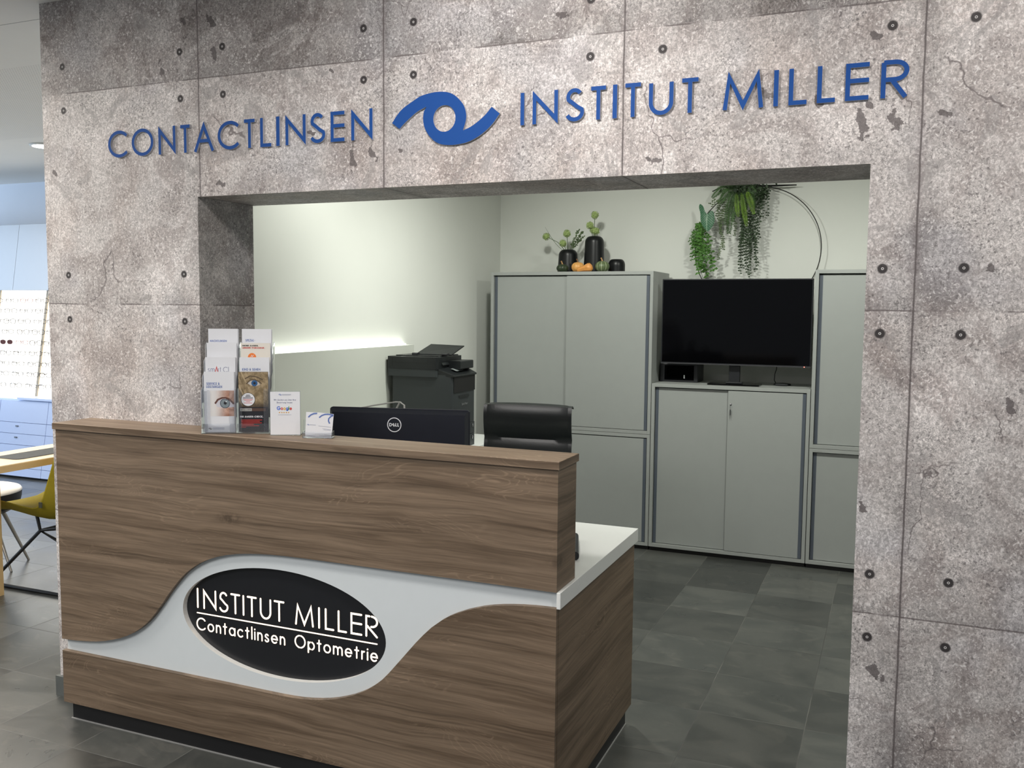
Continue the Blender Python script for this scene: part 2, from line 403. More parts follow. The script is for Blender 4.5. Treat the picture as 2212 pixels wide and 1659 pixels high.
# ------------------------------------------------------------------ mesh helper
class MB:
    def __init__(s): s.v = []; s.f = []; s.mi = []; s.cur = 0; s.T = None
    def add(s, vs, fs):
        o = len(s.v)
        s.v += [tuple(s.T @ Vector(p)) if s.T else tuple(p) for p in vs]
        s.f += [tuple(o+i for i in f) for f in fs]; s.mi += [s.cur]*len(fs)
    def box(s, x0, x1, y0, y1, z0, z1):
        s.add([(x, y, z) for z in (z0, z1) for y in (y0, y1) for x in (x0, x1)],
              [(0, 2, 3, 1), (4, 5, 7, 6), (0, 1, 5, 4), (2, 6, 7, 3), (0, 4, 6, 2), (1, 3, 7, 5)])
    def rbox(s, x0, x1, y0, y1, z0, z1, r, axis='y', n=5):
        """box with the four edges along axis rounded"""
        if axis == 'y': a0, a1, b0, b1, c0, c1 = x0, x1, z0, z1, y0, y1
        elif axis == 'z': a0, a1, b0, b1, c0, c1 = x0, x1, y0, y1, z0, z1
        else: a0, a1, b0, b1, c0, c1 = y0, y1, z0, z1, x0, x1
        pts = []
        for (ca, cb, st) in ((a1-r, b1-r, 0), (a0+r, b1-r, 1), (a0+r, b0+r, 2), (a1-r, b0+r, 3)):
            for i in range(n+1):
                t = (st+i/n)*PI/2; pts.append((ca+r*math.cos(t), cb+r*math.sin(t)))
        s.prism(pts, c0, c1, axis)
    def prism(s, pts, c0, c1, axis='y'):
        def P(a, b, c): return {'y': (a, c, b), 'z': (a, b, c), 'x': (c, a, b)}[axis]
        n = len(pts)
        s.add([P(a, b, c0) for a, b in pts]+[P(a, b, c1) for a, b in pts],
              [tuple(range(n)), tuple(range(2*n-1, n-1, -1))]+[(i, (i+1) % n, n+(i+1) % n, n+i) for i in range(n)])
    def strip(s, A, B, c0, c1, axis='y'):
        """solid between two curves A and B (same count) extruded c0..c1"""
        def P(a, b, c): return {'y': (a, c, b), 'z': (a, b, c), 'x': (c, a, b)}[axis]
        n = len(A)
        vs = [P(a, b, c0) for a, b in A]+[P(a, b, c0) for a, b in B]+[P(a, b, c1) for a, b in A]+[P(a, b, c1) for a, b in B]
        fs = []
        for i in range(n-1):
            fs += [(i, i+1, n+i+1, n+i), (2*n+i, 3*n+i, 3*n+i+1, 2*n+i+1), (i, 2*n+i, 2*n+i+1, i+1), (n+i, n+i+1, 3*n+i+1, 3*n+i)]
        fs += [(0, n, 3*n, 2*n), (n-1, 3*n-1, 4*n-1, 2*n-1)]
        s.add(vs, fs)
    def tube(s, pts, r, n=8, cap=True):
        pts = [Vector(p) for p in pts]; m = len(pts); rs = r if isinstance(r, (list, tuple)) else [r]*m
        vs = []; prev = None
        for i, p in enumerate(pts):
            d = (pts[min(i+1, m-1)]-pts[max(i-1, 0)]).normalized()
            if prev is None:
                a = Vector((0, 0, 1)) if abs(d.z) < .9 else Vector((1, 0, 0)); e = d.cross(a).normalized()
            else: e = (prev-d*prev.dot(d)).normalized()
            prev = e; g = d.cross(e)
            vs += [p+(e*math.cos(2*PI*k/n)+g*math.sin(2*PI*k/n))*rs[i] for k in range(n)]
        fs = [(i*n+k, i*n+(k+1) % n, (i+1)*n+(k+1) % n, (i+1)*n+k) for i in range(m-1) for k in range(n)]
        if cap: fs += [tuple(range(n-1, -1, -1)), tuple((m-1)*n+k for k in range(n))]
        s.add(vs, fs)
    def lathe(s, prof, cx, cy, n=32, lobes=0, depth=0, cz=0):
        vs = []
        for r, z in prof:
            for k in range(n):
                t = 2*PI*k/n; q = r*(1-depth*abs(math.sin(lobes*t/2))**.0 if False else 1)
                if lobes: q = r*(1-depth*(1-abs(math.sin(lobes*t/2)))**2)
                vs.append((cx+q*math.cos(t), cy+q*math.sin(t), cz+z))
        m = len(prof)
        fs = [(i*n+k, i*n+(k+1) % n, (i+1)*n+(k+1) % n, (i+1)*n+k) for i in range(m-1) for k in range(n)]
        fs += [tuple(range(n-1, -1, -1)), tuple((m-1)*n+k for k in range(n))]
        s.add(vs, fs)
    def quad(s, a, b, c, d): s.add([a, b, c, d], [(0, 1, 2, 3)])
    def build(s, name, mats, parent=None, smooth=False, bevel=0, seg=2, loc=None, rotz=0):
        me = bpy.data.meshes.new(name); me.from_pydata(s.v, [], s.f); me.update()
        if not isinstance(mats, (list, tuple)): mats = [mats]
        for m in mats: me.materials.append(m)
        for p, i in zip(me.polygons, s.mi): p.material_index = i
        if smooth:
            for p in me.polygons: p.use_smooth = True
            try: me.set_sharp_from_angle(angle=math.radians(38))
            except Exception: pass
        o = bpy.data.objects.new(name, me); COL.objects.link(o)
        if parent: o.parent = parent
        if loc: o.location = loc
        if rotz: o.rotation_euler.z = rotz
        if bevel:
            b = o.modifiers.new('bevel', 'BEVEL'); b.width = bevel; b.segments = seg; b.limit_method = 'ANGLE'
        return o

def tag(o, label=None, cat=None, group=None, kind=None):
    if label: o['label'] = label
    if cat: o['category'] = cat
    if group: o['group'] = group
    if kind: o['kind'] = kind
    return o
def empty(name, loc=(0, 0, 0), label=None, cat=None, group=None, rotz=0):
    o = bpy.data.objects.new(name, None); COL.objects.link(o); o.location = loc; o.rotation_euler.z = rotz
    o.empty_display_size = .05
    return tag(o, label, cat, group)
def struct(name, mb, m, **k): return tag(mb.build(name, m, **k), kind='structure')
def boxobj(name, m, parent, *b, bevel=0, **k):
    q = MB(); q.box(*b); return q.build(name, m, parent, bevel=bevel, **k)
def copy_tree(o, parent=None):
    c = o.copy(); COL.objects.link(c); c.parent = parent
    for ch in list(o.children): copy_tree(ch, c)
    return c

# ------------------------------------------------------------------ stroke lettering
def arc(cx, cy, rx, ry, a0, a1, n=14):
    return [(cx+rx*math.cos(math.radians(a0+(a1-a0)*i/n)), cy+ry*math.sin(math.radians(a0+(a1-a0)*i/n))) for i in range(n+1)]
SCURVE = arc(.5, .76, .42, .24, 32, 200, 12)+[(.30, .60), (.5, .51), (.70, .42)]+arc(.5, .245, .5, .245, 22, -158, 12)
GLY = {  # centre lines in a unit box, w = natural width / cap height
 'A': (.86, [[(0, 0), (.5, .97), (1, 0)], [(.2, .36), (.8, .36)]]), 'B': (.55, [[(0, 0), (0, 1), (.5, 1)]+arc(.5, .76, .42, .24, 90, -90)+[(0, .52)], [(.5, .52)]+arc(.5, .26, .5, .26, 90, -90)+[(0, 0)]]),
 'C': (.9, [arc(.56, .5, .56, .5, 42, 318, 28)]), 'D': (.8, [[(0, 0), (0, 1), (.4, 1)]+arc(.4, .5, .6, .5, 90, -90, 18)+[(0, 0)]]),
 'E': (.52, [[(1, 1), (0, 1), (0, 0), (1, 0)], [(0, .53), (1, .53)]]), 'F': (.5, [[(1, 1), (0, 1), (0, 0)], [(0, .52), (.9, .52)]]),
 'G': (.95, [arc(.53, .5, .53, .5, 42, 350, 28)+[(.6, .42)]]), 'H': (.66, [[(0, 0), (0, 1)], [(1, 0), (1, 1)], [(0, .52), (1, .52)]]),
 'I': (.0, [[(0, 0), (0, 1)]]), 'K': (.58, [[(0, 0), (0, 1)], [(1, 1), (.05, .5), (1, 0)]]), 'L': (.48, [[(0, 1), (0, 0), (1, 0)]]),
 'M': (1.0, [[(.04, 0), (.14, .97), (.5, .04), (.86, .97), (.96, 0)]]), 'N': (.74, [[(0, 0), (0, .93), (1, .07), (1, 1)]]),
 'O': (.98, [arc(.5, .5, .5, .5, 0, 360, 40)]), 'P': (.52, [[(0, 0), (0, 1)], [(0, 1), (.5, 1)]+arc(.5, .74, .5, .26, 90, -90)+[(0, .48)]]),
 'R': (.56, [[(0, 0), (0, 1)], [(0, 1), (.5, 1)]+arc(.5, .74, .5, .26, 90, -90)+[(0, .48)], [(.36, .48), (.98, 0)]]),
 'S': (.56, [SCURVE]), 'T': (.58, [[(0, 1), (1, 1)], [(.5, 1), (.5, 0)]]), 'U': (.68, [[(0, 1), (0, .35)]+arc(.5, .35, .5, .35, 180, 360, 18)+[(1, 1)]]),
 'V': (.8, [[(0, 1), (.5, .03), (1, 1)]]), 'W': (1.2, [[(0, 1), (.25, .03), (.5, .95), (.75, .03), (1, 1)]]), 'Z': (.6, [[(0, 1), (1, 1), (0, 0), (1, 0)]]),
 '&': (.68, [[(1, 0), (.22, .72)]+arc(.42, .82, .22, .18, 200, -20, 10)+[(.5, .6), (.12, .4)]+arc(.4, .24, .36, .24, 150, 320, 10)+[(1, .5)]]),
 '-': (.35, [[(0, .4), (1, .4)]]), '.': (.04, [[(0, 0), (.02, .02)]]), '+': (.4, [[(0, .5), (1, .5)]]),
 'a': (.58, [arc(.5, .31, .5, .31, 0, 360, 24), [(1, .62), (1, 0)]]), 'b': (.58, [arc(.5, .31, .5, .31, 0, 360, 24), [(0, 1), (0, 0)]]),
 'c': (.52, [arc(.56, .31, .56, .31, 45, 315, 20)]), 'd': (.58, [arc(.5, .31, .5, .31, 0, 360, 24), [(1, 1), (1, 0)]]),
 'e': (.58, [[(.02, .31), (1, .31)]+arc(.5, .31, .5, .31, 0, 315, 22)]), 'f': (.28, [[(.35, 0), (.35, .8)]+arc(.7, .8, .35, .2, 180, 90, 6)+[(1, 1)], [(0, .6), (1, .6)]]),
 'g': (.58, [arc(.5, .31, .5, .31, 0, 360, 24), [(1, .62), (1, -.08)]+arc(.5, -.06, .5, .2, 0, -150, 10)]), 'h': (.46, [[(0, 1), (0, 0)], [(0, .3)]+arc(.5, .36, .5, .26, 160, 0, 10)+[(1, 0)]]),
 'i': (0, [[(0, 0), (0, .62)], [(0, .84), (0, .87)]]), 'l': (0, [[(0, 0), (0, 1)]]), 'm': (.82, [[(0, .62), (0, 0)], [(0, .3)]+arc(.25, .38, .25, .24, 170, 0, 10)+[(.5, 0)], [(.5, .3)]+arc(.75, .38, .25, .24, 170, 0, 10)+[(1, 0)]]),
 'n': (.44, [[(0, .62), (0, 0)], [(0, .3)]+arc(.5, .36, .5, .26, 165, 0, 10)+[(1, 0)]]), 'o': (.6, [arc(.5, .31, .5, .31, 0, 360, 28)]),
 'p': (.58, [arc(.5, .31, .5, .31, 0, 360, 24), [(0, .62), (0, -.26)]]), 'r': (.22, [[(0, .62), (0, 0)], [(0, .36)]+arc(.9, .36, .9, .26, 170, 80, 8)]),
 's': (.36, [arc(.5, .46, .42, .15, 30, 205, 10)+[(.5, .32)]+arc(.5, .15, .48, .15, 30, -160, 10)]), 't': (.34, [[(.5, .88), (.5, 0)], [(0, .62), (1, .62)]]),
 'u': (.46, [[(0, .62), (0, .24)]+arc(.5, .24, .5, .24, 180, 360, 10)+[(1, .62)], [(1, .62), (1, 0)]]), 'v': (.46, [[(0, .62), (.5, .02), (1, .62)]]), 'w': (.74, [[(0, .62), (.25, .02), (.5, .6), (.75, .02), (1, .62)]]),
 '1': (.18, [[(0, .82), (1, 1), (1, 0)]]), '2': (.5, [arc(.5, .72, .45, .28, 160, -30, 12)+[(0, 0), (1, 0)]]),
}
STENCIL = dict(GLY)
STENCIL.update({
 'o': (.6, [arc(.5, .31, .5, .31, -80, 80, 16), arc(.5, .31, .5, .31, 100, 260, 16)]),
 'O': (.98, [arc(.5, .5, .5, .5, -82, 82, 20), arc(.5, .5, .5, .5, 98, 262, 20)]),
 'a': (.58, [arc(.5, .31, .5, .31, 100, 260, 16), arc(.5, .31, .5, .31, 80, 5, 8), arc(.5, .31, .5, .31, -80, -5, 8), [(1, .6), (1, 0)]]),
 'p': (.58, [arc(.5, .31, .5, .31, -75, 75, 16), arc(.5, .31, .5, .31, 110, 170, 8), arc(.5, .31, .5, .31, 190, 250, 8), [(0, .6), (0, -.26)]]),
 'e': (.58, [[(.1, .31), (.42, .31)], [(.6, .31), (1, .31)]+arc(.5, .31, .5, .31, 0, 78, 8), arc(.5, .31, .5, .31, 100, 315, 18)]),
 'R': (.56, [[(0, 0), (0, 1), (.3, 1)], [(.5, 1)]+arc(.5, .74, .5, .26, 90, -80)+[(.46, .48)], [(.1, .5), (.98, 0)]]),
})
def ribbon(mb, pts, h, y0, y1, cap=False, mi_front=0, mi_side=1):
    """flat bar of half width h along pts (x,z), front face at y0, back at y1"""
    closed = len(pts) > 6 and abs(pts[0][0]-pts[-1][0]) < 1e-6 and abs(pts[0][1]-pts[-1][1]) < 1e-6
    P = [Vector((p[0], p[1])) for p in pts]
    if closed: P = P[:-1]
    # drop repeated points
    Q = [P[0]]
    for p in P[1:]:
        if (p-Q[-1]).length > 1e-5: Q.append(p)
    P = Q; n = len(P); L = []; R = []
    for i in range(n):
        a = P[i-1] if (i or closed) else None
        b = P[(i+1) % n] if (i < n-1 or closed) else None
        d0 = (P[i]-a).normalized() if a is not None else (b-P[i]).normalized()
        d1 = (b-P[i]).normalized() if b is not None else d0
        nn = Vector((-d0.y, d0.x))+Vector((-d1.y, d1.x))
        nn = nn.normalized() if nn.length > 1e-6 else Vector((-d0.y, d0.x))
        c = max(.36, nn.dot(Vector((-d0.y, d0.x))))
        L.append(P[i]+nn*h/c); R.append(P[i]-nn*h/c)
    if cap and not closed:
        for end in (0, 1):
            i, j = (0, 1) if not end else (n-1, n-2)
            d = (P[i]-P[j]).normalized(); s_ = Vector((-d.y, d.x))
            for k in (1, 2, 3):
                t = k*PI/6*.98
                l = P[i]+d*h*math.sin(t)+s_*h*math.cos(t); r = P[i]+d*h*math.sin(t)-s_*h*math.cos(t)
                if end: L.append(l); R.append(r)
                else: L.insert(0, r); R.insert(0, l)
    m = len(L)
    vs = [(p.x, y0, p.y) for p in L]+[(p.x, y0, p.y) for p in R]+[(p.x, y1, p.y) for p in L]+[(p.x, y1, p.y) for p in R]
    rng = range(m) if closed else range(m-1)
    mb.cur = mi_front
    mb.add(vs, [(i, m+i, m+(i+1) % m, (i+1) % m) for i in rng])
    mb.cur = mi_side
    fs = [(i, (i+1) % m, 2*m+(i+1) % m, 2*m+i) for i in rng]+[(m+i, 3*m+i, 3*m+(i+1) % m, m+(i+1) % m) for i in rng]
    if not closed: fs += [(0, 2*m, 3*m, m), (m-1, 2*m-1, 4*m-1, 3*m-1)]
    mb.add(vs, fs); mb.cur = 0
def glyph(mb, ch, x0, x1, z0, H, h, y0, y1, font=GLY, cap=False):
    k = 0
    for st in font[ch][1]:
        X = lambda u: x0+h+u*(x1-x0-2*h) if x1-x0 > 2.05*h else (x0+x1)/2
        ins = 0 if cap else 0
        pts = [(X(u), z0+h+v*(H-2*h) if (ch in 'COSUGQ&' or ch.islower() or cap) else z0+h*(1 if 0 < v < 1 or ch in 'LETD' else 0)+(v*(H-2*h) if ch in 'LETD' else (v*H if v in (0, 1) else v*(H-2*h)))) for u, v in st]
        if ch in 'TIELRNMDPAKHVW' and not cap:     # free vertical ends reach the full height
            pts = [(p[0], (z0 if st[i][1] == 0 and ch not in 'ELD' else z0+H if st[i][1] == 1 and (ch in 'NLIHUKVW') else
                    (z0+h if st[i][1] == 0 else z0+H-h if st[i][1] == 1 else z0+h+st[i][1]*(H-2*h)))) for i, p in enumerate(pts)]
        ribbon(mb, pts, h, y0-.00006*k, y1, cap); k += 1
def line_text(mb, text, x0, x1, z0, H, h, y0, y1, font=GLY, gap=.16, cap=False):
    """natural spacing scaled to span x0..x1"""
    adv = []; w = 0
    for ch in text:
        if ch == ' ': adv.append((w, w)); w += .45; continue
        g = font[ch][0]+2*h/H; adv.append((w, w+g)); w += g+gap
    w -= gap; k = (x1-x0)/w
    for ch, (a, b) in zip(text, adv):
        if ch != ' ': glyph(mb, ch, x0+a*k, x0+b*k, z0, H, h, y0, y1, font, cap)

# ------------------------------------------------------------------ logo outline (eye sign)
LOGO = [(1.549, 2.156), (1.576, 2.136), (1.595, 2.153), (1.619, 2.171), (1.642, 2.186), (1.672, 2.198), (1.663, 2.181), (1.661, 2.155), (1.669, 2.128), (1.687, 2.103), (1.712, 2.084), (1.745, 2.076), (1.786, 2.076), (1.826, 2.084), (1.865, 2.103), (1.898, 2.129), (1.923, 2.159), (1.896, 2.181), (1.874, 2.158), (1.845, 2.137), (1.823, 2.125), (1.8, 2.117), (1.81, 2.149), (1.809, 2.173), (1.799, 2.197), (1.775, 2.222), (1.751, 2.235), (1.722, 2.24), (1.689, 2.239), (1.652, 2.232), (1.623, 2.218), (1.589, 2.199), (1.568, 2.18)]
LCORN = {0, 1, 5, 16, 17, 21}
def smooth_outline(P, corners, n=4):
    out = []; m = len(P)
    for i in range(m):
        p1 = P[i]; p2 = P[(i+1) % m]
        p0 = P[i-1] if i not in corners else (2*p1[0]-p2[0], 2*p1[1]-p2[1])
        p3 = P[(i+2) % m] if (i+1) % m not in corners else (2*p2[0]-p1[0], 2*p2[1]-p1[1])
        for k in range(n):
            t = k/n
            out.append(tuple(.5*((2*p1[j])+(-p0[j]+p2[j])*t+(2*p0[j]-5*p1[j]+4*p2[j]-p3[j])*t*t+(-p0[j]+3*p1[j]-3*p2[j]+p3[j])*t**3) for j in (0, 1)))
    return out
def logo_mesh(mb, ox, oz, sc, y0, y1, hole=True):
    """extruded eye emblem; centre of the original at (1.736,2.158)"""
    O = smooth_outline(LOGO, LCORN)
    Hh = [(1.7355+.0385*math.cos(2*PI*k/32), 2.1575+.0405*math.sin(2*PI*k/32)) for k in range(32)]
    tr = lambda p: (ox+(p[0]-1.736)*sc, oz+(p[1]-2.158)*sc)
    bm = bmesh.new(); es = []
    for loop in (O, Hh):
        vs = [bm.verts.new((tr(p)[0], y0, tr(p)[1])) for p in loop]
        es += [bm.edges.new((vs[i], vs[(i+1) % len(vs)])) for i in range(len(vs))]
    bmesh.ops.triangle_fill(bm, use_beauty=True, use_dissolve=False, edges=es, normal=(0, -1, 0))
    bm.verts.index_update()
    base = [tuple(v.co) for v in bm.verts]; n = len(base)
    fs = [tuple(v.index for v in f.verts) for f in bm.faces]; eds = [(e.verts[0].index, e.verts[1].index) for e in bm.edges if len(e.link_faces) == 1]
    bm.free()
    mb.cur = 0; mb.add(base, fs)
    mb.cur = 1; mb.add(base+[(p[0], y1, p[2]) for p in base], [(a, b, b+n, a+n) for a, b in eds]); mb.cur = 0

# ================================================================== SETTING
CZ = 2.71
q = MB(); q.box(-8, 6.5, -6.5, 4.4, -.12, 0); struct('floor', q, M_SLATE)
q = MB(); q.box(-8, 6.5, -5.2, 4.4, CZ, CZ+.12); struct('ceiling', q, M_CEIL)
OX0, OX1, OZ, OT = .7465, 2.9765, 1.957, .303
q = MB()
q.box(0, OX0, 0, OT, 0, CZ); q.box(OX1, 4.9, 0, OT, 0, CZ); q.box(OX0, OX1, 0, OT, OZ, CZ)
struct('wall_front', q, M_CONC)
q = MB(); q.box(.20, .324, OT, 3.79, 0, CZ); struct('wall_left', q, M_WALL)
q = MB(); q.box(.20, 4.32, 3.668, 3.79, 0, CZ); struct('wall_back', q, M_WALL)
q = MB(); q.box(4.2, 4.32, OT, 3.668, 0, CZ); struct('wall_right', q, M_WALL)
q = MB(); q.box(4.9, 5.02, -6.5, .303, 0, CZ); struct('wall_hall_shade', q, M_WALLS)  # unseen wall, added to cut the light reaching right-facing surfaces
q = MB(); q.box(-8, .20, 3.66, 3.79, 0, CZ); struct('wall_far', q, M_WALLS)
q = MB(); q.box(-.014, .7465, -.0127, -.0002, 0, .08); q.box(-.014, -.0002, -.0001, OT, 0, .08); q.box(OX1, 4.9, -.0127, -.0002, 0, .08)
struct('baseboard_front', q, M_BASE)
# half-height cladding with a light strip on the office's left wall
q = MB(); q.box(.324, .384, .32, 2.24, 0, 1.35); o = struct('trim_1', q, M_SAGE)
q = MB(); q.box(.330, .352, .34, 2.20, 1.3502, 1.358); q.build('light_strip', emit('led_strip', (.98, 1, .92), 1.0), o)
area('cladding_light', (.347, 1.28, 1.372), 1.86, .9, (.97, 1, .90), (-.35, 0, 1), .012).rotation_euler = Matrix(((0, 1, 0), (-1, 0, 0), (0, 0, 1))).to_euler()

# ================================================================== WALL LETTERING
def wall_word(label, letters, z0, H):
    kx = 1.0043; letters = [(c, 3.0549+(a-3.0549)*kx, 3.0549+(b-3.0549)*kx) for c, a, b in letters]
    z0 = 1.57+(z0-1.57)*kx; H *= kx
    e = empty('wall_lettering', (letters[0][1], 0, z0), label, 'sign')
    for ch, a, b in letters:
        m = MB(); glyph(m, ch, a-e.location.x, b-e.location.x, 0, H, .0058 if ch != 'I' else (b-a)/2, -.009, -.0004)
        o = m.build('letter', [M_BLUE, M_LEDGE], e)
    return e
wall_word('blue raised letters reading CONTACTLINSEN on the concrete wall, left of the eye emblem',
          [('C', .351, .449), ('O', .465, .567), ('N', .591, .669), ('T', .686, .740), ('A', .751, .841), ('C', .857, .953), ('T', .965, 1.021), ('L', 1.038, 1.089), ('I', 1.104, 1.118),
           ('N', 1.142, 1.223), ('S', 1.239, 1.300), ('E', 1.321, 1.380), ('N', 1.400, 1.480)], 2.110, .097)
wall_word('blue raised letters reading INSTITUT MILLER on the concrete wall, right of the eye emblem',
          [('I', 1.993, 2.005), ('N', 2.032, 2.112), ('S', 2.134, 2.193), ('T', 2.208, 2.264), ('I', 2.279, 2.292), ('T', 2.310, 2.367), ('U', 2.385, 2.455), ('T', 2.473, 2.530),
           ('M', 2.588, 2.705), ('I', 2.727, 2.739), ('L', 2.766, 2.818), ('L', 2.838, 2.889), ('E', 2.908, 2.971), ('R', 2.994, 3.060)], 2.118, .095)
m = MB(); logo_mesh(m, 1.733, 2.1594, 1.0023, -.009, -.0005)
tag(m.build('wall_emblem', [M_BLUE, M_LEDGE]), 'blue swirling eye emblem mounted on the concrete wall between the two words', 'sign')

# ================================================================== RECEPTION DESK
DX0, DX1, YF, DB = .206, 2.180, -.1642, -.002
desk = empty('reception_desk', (0, 0, 0), 'brown wood reception desk with raised counter, white wave inlay and lit oval sign', 'reception desk')
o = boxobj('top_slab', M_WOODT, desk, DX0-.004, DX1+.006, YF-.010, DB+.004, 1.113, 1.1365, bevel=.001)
boxobj('slab_edge', M_WOODF, o, DX0-.0045, DX1+.0065, YF-.0106, YF-.0102, 1.1133, 1.1352)
boxobj('slab_edge', M_WOODF, o, DX1+.0062, DX1+.0066, YF-.0102, DB+.004, 1.1133, 1.1352)
UP = [(.206, .317), (.25, .3185), (.305, .323), (.345, .3275), (.383, .333), (.42, .3405), (.46, .351), (.495, .362), (.527, .375), (.552, .387), (.576, .401), (.60, .417), (.625, .437), (.647, .458), (.668, .481), (.687, .504), (.705, .526), (.723, .550), (.742, .573), (.763, .597), (.79, .6255), (.812, .6455), (.838, .6645), (.866, .682), (.9, .699), (.945, .7155), (.985, .7265), (1.03, .7355), (1.075, .7415), (1.12, .7458), (1.165, .7488), (1.22, .7508), (1.3, .752), (1.6, .752), (1.9, .7525), (2.18, .752)]
LO = [(.206, .273), (.6, .273), (.94, .2725), (1.118, .272), (1.2, .272), (1.25, .2732), (1.29, .2755), (1.329, .280), (1.36, .285), (1.391, .291), (1.425, .300), (1.455, .310), (1.485, .3215), (1.511, .334), (1.535, .347), (1.556, .361), (1.577, .377), (1.598, .395), (1.622, .4205), (1.652, .4555), (1.688, .498), (1.716, .531), (1.744, .5615), (1.772, .589), (1.807, .6165), (1.83, .631), (1.855, .644), (1.895, .661), (1.942, .6765), (1.975, .6845), (2.007, .6905), (2.04, .695), (2.072, .6985), (2.11, .7012), (2.145, .7025), (2.18, .703)]
TH = .018
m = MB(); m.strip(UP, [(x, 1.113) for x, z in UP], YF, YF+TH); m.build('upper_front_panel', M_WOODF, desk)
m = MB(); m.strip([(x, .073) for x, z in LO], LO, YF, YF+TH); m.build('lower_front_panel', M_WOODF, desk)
# pale inlay with an elliptical opening
EC, EA, EB = (1.188, .5075), .412, .1875
n = 96
ring = [(EC[0]+EA*math.cos(2*PI*k/n), EC[1]+EB*math.sin(2*PI*k/n)) for k in range(n)]
outer = []
x0, x1, z0, z1 = .216, 2.180, .25, .765
for (cx, cz) in ring:
    dx, dz = cx-EC[0], cz-EC[1]
    s_ = min(((x1-EC[0])/dx if dx > 1e-9 else (x0-EC[0])/dx if dx < -1e-9 else 1e9), ((z1-EC[1])/dz if dz > 1e-9 else (z0-EC[1])/dz if dz < -1e-9 else 1e9))
    outer.append((EC[0]+dx*s_, EC[1]+dz*s_))
ya, yb = YF+TH, YF+TH+.020
m = MB()
vs = [(a, ya, b) for a, b in ring]+[(a, ya, b) for a, b in outer]
m.add(vs, [(k, (k+1) % n, n+(k+1) % n, n+k) for k in range(n)])
crn = [(x1, z1), (x0, z1), (x0, z0), (x1, z0)]
for c in crn:      # corner triangles
    ks = sorted(range(n), key=lambda k: (outer[k][0]-c[0])**2+(outer[k][1]-c[1])**2)
    xs = [k for k in range(n) if abs(outer[k][0]-c[0]) < 1e-6 and (outer[k][1]-EC[1])*(c[1]-EC[1]) > 0]
    zs = [k for k in range(n) if abs(outer[k][1]-c[1]) < 1e-6 and (outer[k][0]-EC[0])*(c[0]-EC[0]) > 0]
    if xs and zs:
        a = max(xs, key=lambda k: abs(outer[k][1]-EC[1])); b = max(zs, key=lambda k: abs(outer[k][0]-EC[0]))
        m.add([(outer[a][0], ya, outer[a][1]), (c[0], ya, c[1]), (outer[b][0], ya, outer[b][1])], [(0, 1, 2)])
m.cur = 1
m.add([(a, ya, b) for a, b in ring]+[(a, yb+.004, b) for a, b in ring], [(k, (k+1) % n, n+(k+1) % n, n+k) for k in range(n)])
inl = m.build('wave_inlay', [M_INLAY, M_RIM], desk)
m = MB(); m.add([(EC[0]+EA*1.02*math.cos(2*PI*k/n), yb, EC[1]+EB*1.03*math.sin(2*PI*k/n)) for k in range(n)], [tuple(range(n))])
m.add([(EC[0]+EA*1.02*math.cos(2*PI*k/n), yb+.003, EC[1]+EB*1.03*math.sin(2*PI*k/n)) for k in range(n)], [tuple(range(n))])
sp = m.build('oval_sign', M_BLACK, desk)
m = MB()
def sx(x): return 3.0549+(x-3.0549)*1.0032
def sz(z): return 1.57+(z-1.57)*1.0032
hs = .0033; yl0, yl1 = yb-.0006, yb+.0002
for ch, a, b in [('I', .829, .837), ('N', .857, .914), ('S', .926, .966), ('T', .976, 1.017), ('I', 1.0275, 1.0355), ('T', 1.046, 1.087), ('U', 1.100, 1.147), ('T', 1.158, 1.201), ('M', 1.241, 1.321), ('I', 1.336, 1.344), ('L', 1.362, 1.398), ('L', 1.412, 1.447), ('E', 1.461, 1.505), ('R', 1.517, 1.564)]:
    glyph(m, ch, sx(a), sx(b), sz(.5125), .0725, hs, yl0, yl1, STENCIL, True)
ribbon(m, [(sx(.829), sz(.4955)), (sx(1.560), sz(.4935))], .0021, yl0, yl1, True)
line_text(m, 'Contactlinsen', sx(.825), sx(1.203), sz(.4335), .046, .0025, yl0, yl1, STENCIL, .2, True)
line_text(m, 'Optometrie', sx(1.241), sx(1.563), sz(.4335), .046, .0025, yl0, yl1, STENCIL, .2, True)
m.build('lit_lettering', [M_LIT, M_LIT], sp)
# carcass sides, raised box, plinth
boxobj('left_side_panel', M_WOODF, desk, DX0, DX0+.010, YF+TH, DB, .765, 1.113)
boxobj('left_side_panel', M_WHITE, desk, .214, .2158, YF+TH, DB, .073, .765)
boxobj('raised_counter_end', M_WOODF, desk, DX1-.018, DX1, YF+TH, DB, .752, 1.113)
boxobj('raised_counter_back', M_WOODF, desk, DX0+.010, DX1-.018, DB-.014, DB, .765, 1.113)
boxobj('right_side_panel', M_WOODF, desk, DX1-.018, DX1+.001, YF+TH, .688, .073, .703)
boxobj('rear_panel', M_WHITE, desk, .77, DX1-.018, .30, .318, .073, .703)
wt = MB(); wt.box(OX0+.006, 2.192, DB+.001, .700, .703, .752); wt.box(DX1, 2.192, YF, DB+.001, .703, .752); wt.box(DX1-.018, DX1, YF+TH+.003, DB+.001, .703, .752)
wt.build('white_worktop', M_WHITE, desk, bevel=.0012)
pl = MB(); pl.box(.222, 2.165, YF+.026, YF+.040, 0, .073); pl.box(2.151, 2.165, YF+.04, .665, 0, .073); pl.box(.222, .236, YF+.04, DB-.012, 0, .073)
pl.build('plinth', M_PLINTH, desk)
sb = MB(); sb.box(.216, 2.169, YF+.022, YF+.0262, .0, .0035); sb.box(2.1652, 2.169, YF+.026, .665, 0, .0035)
sb.build('silicone_joint', plain('grey_silicone', (.30, .30, .29), .5), desk)

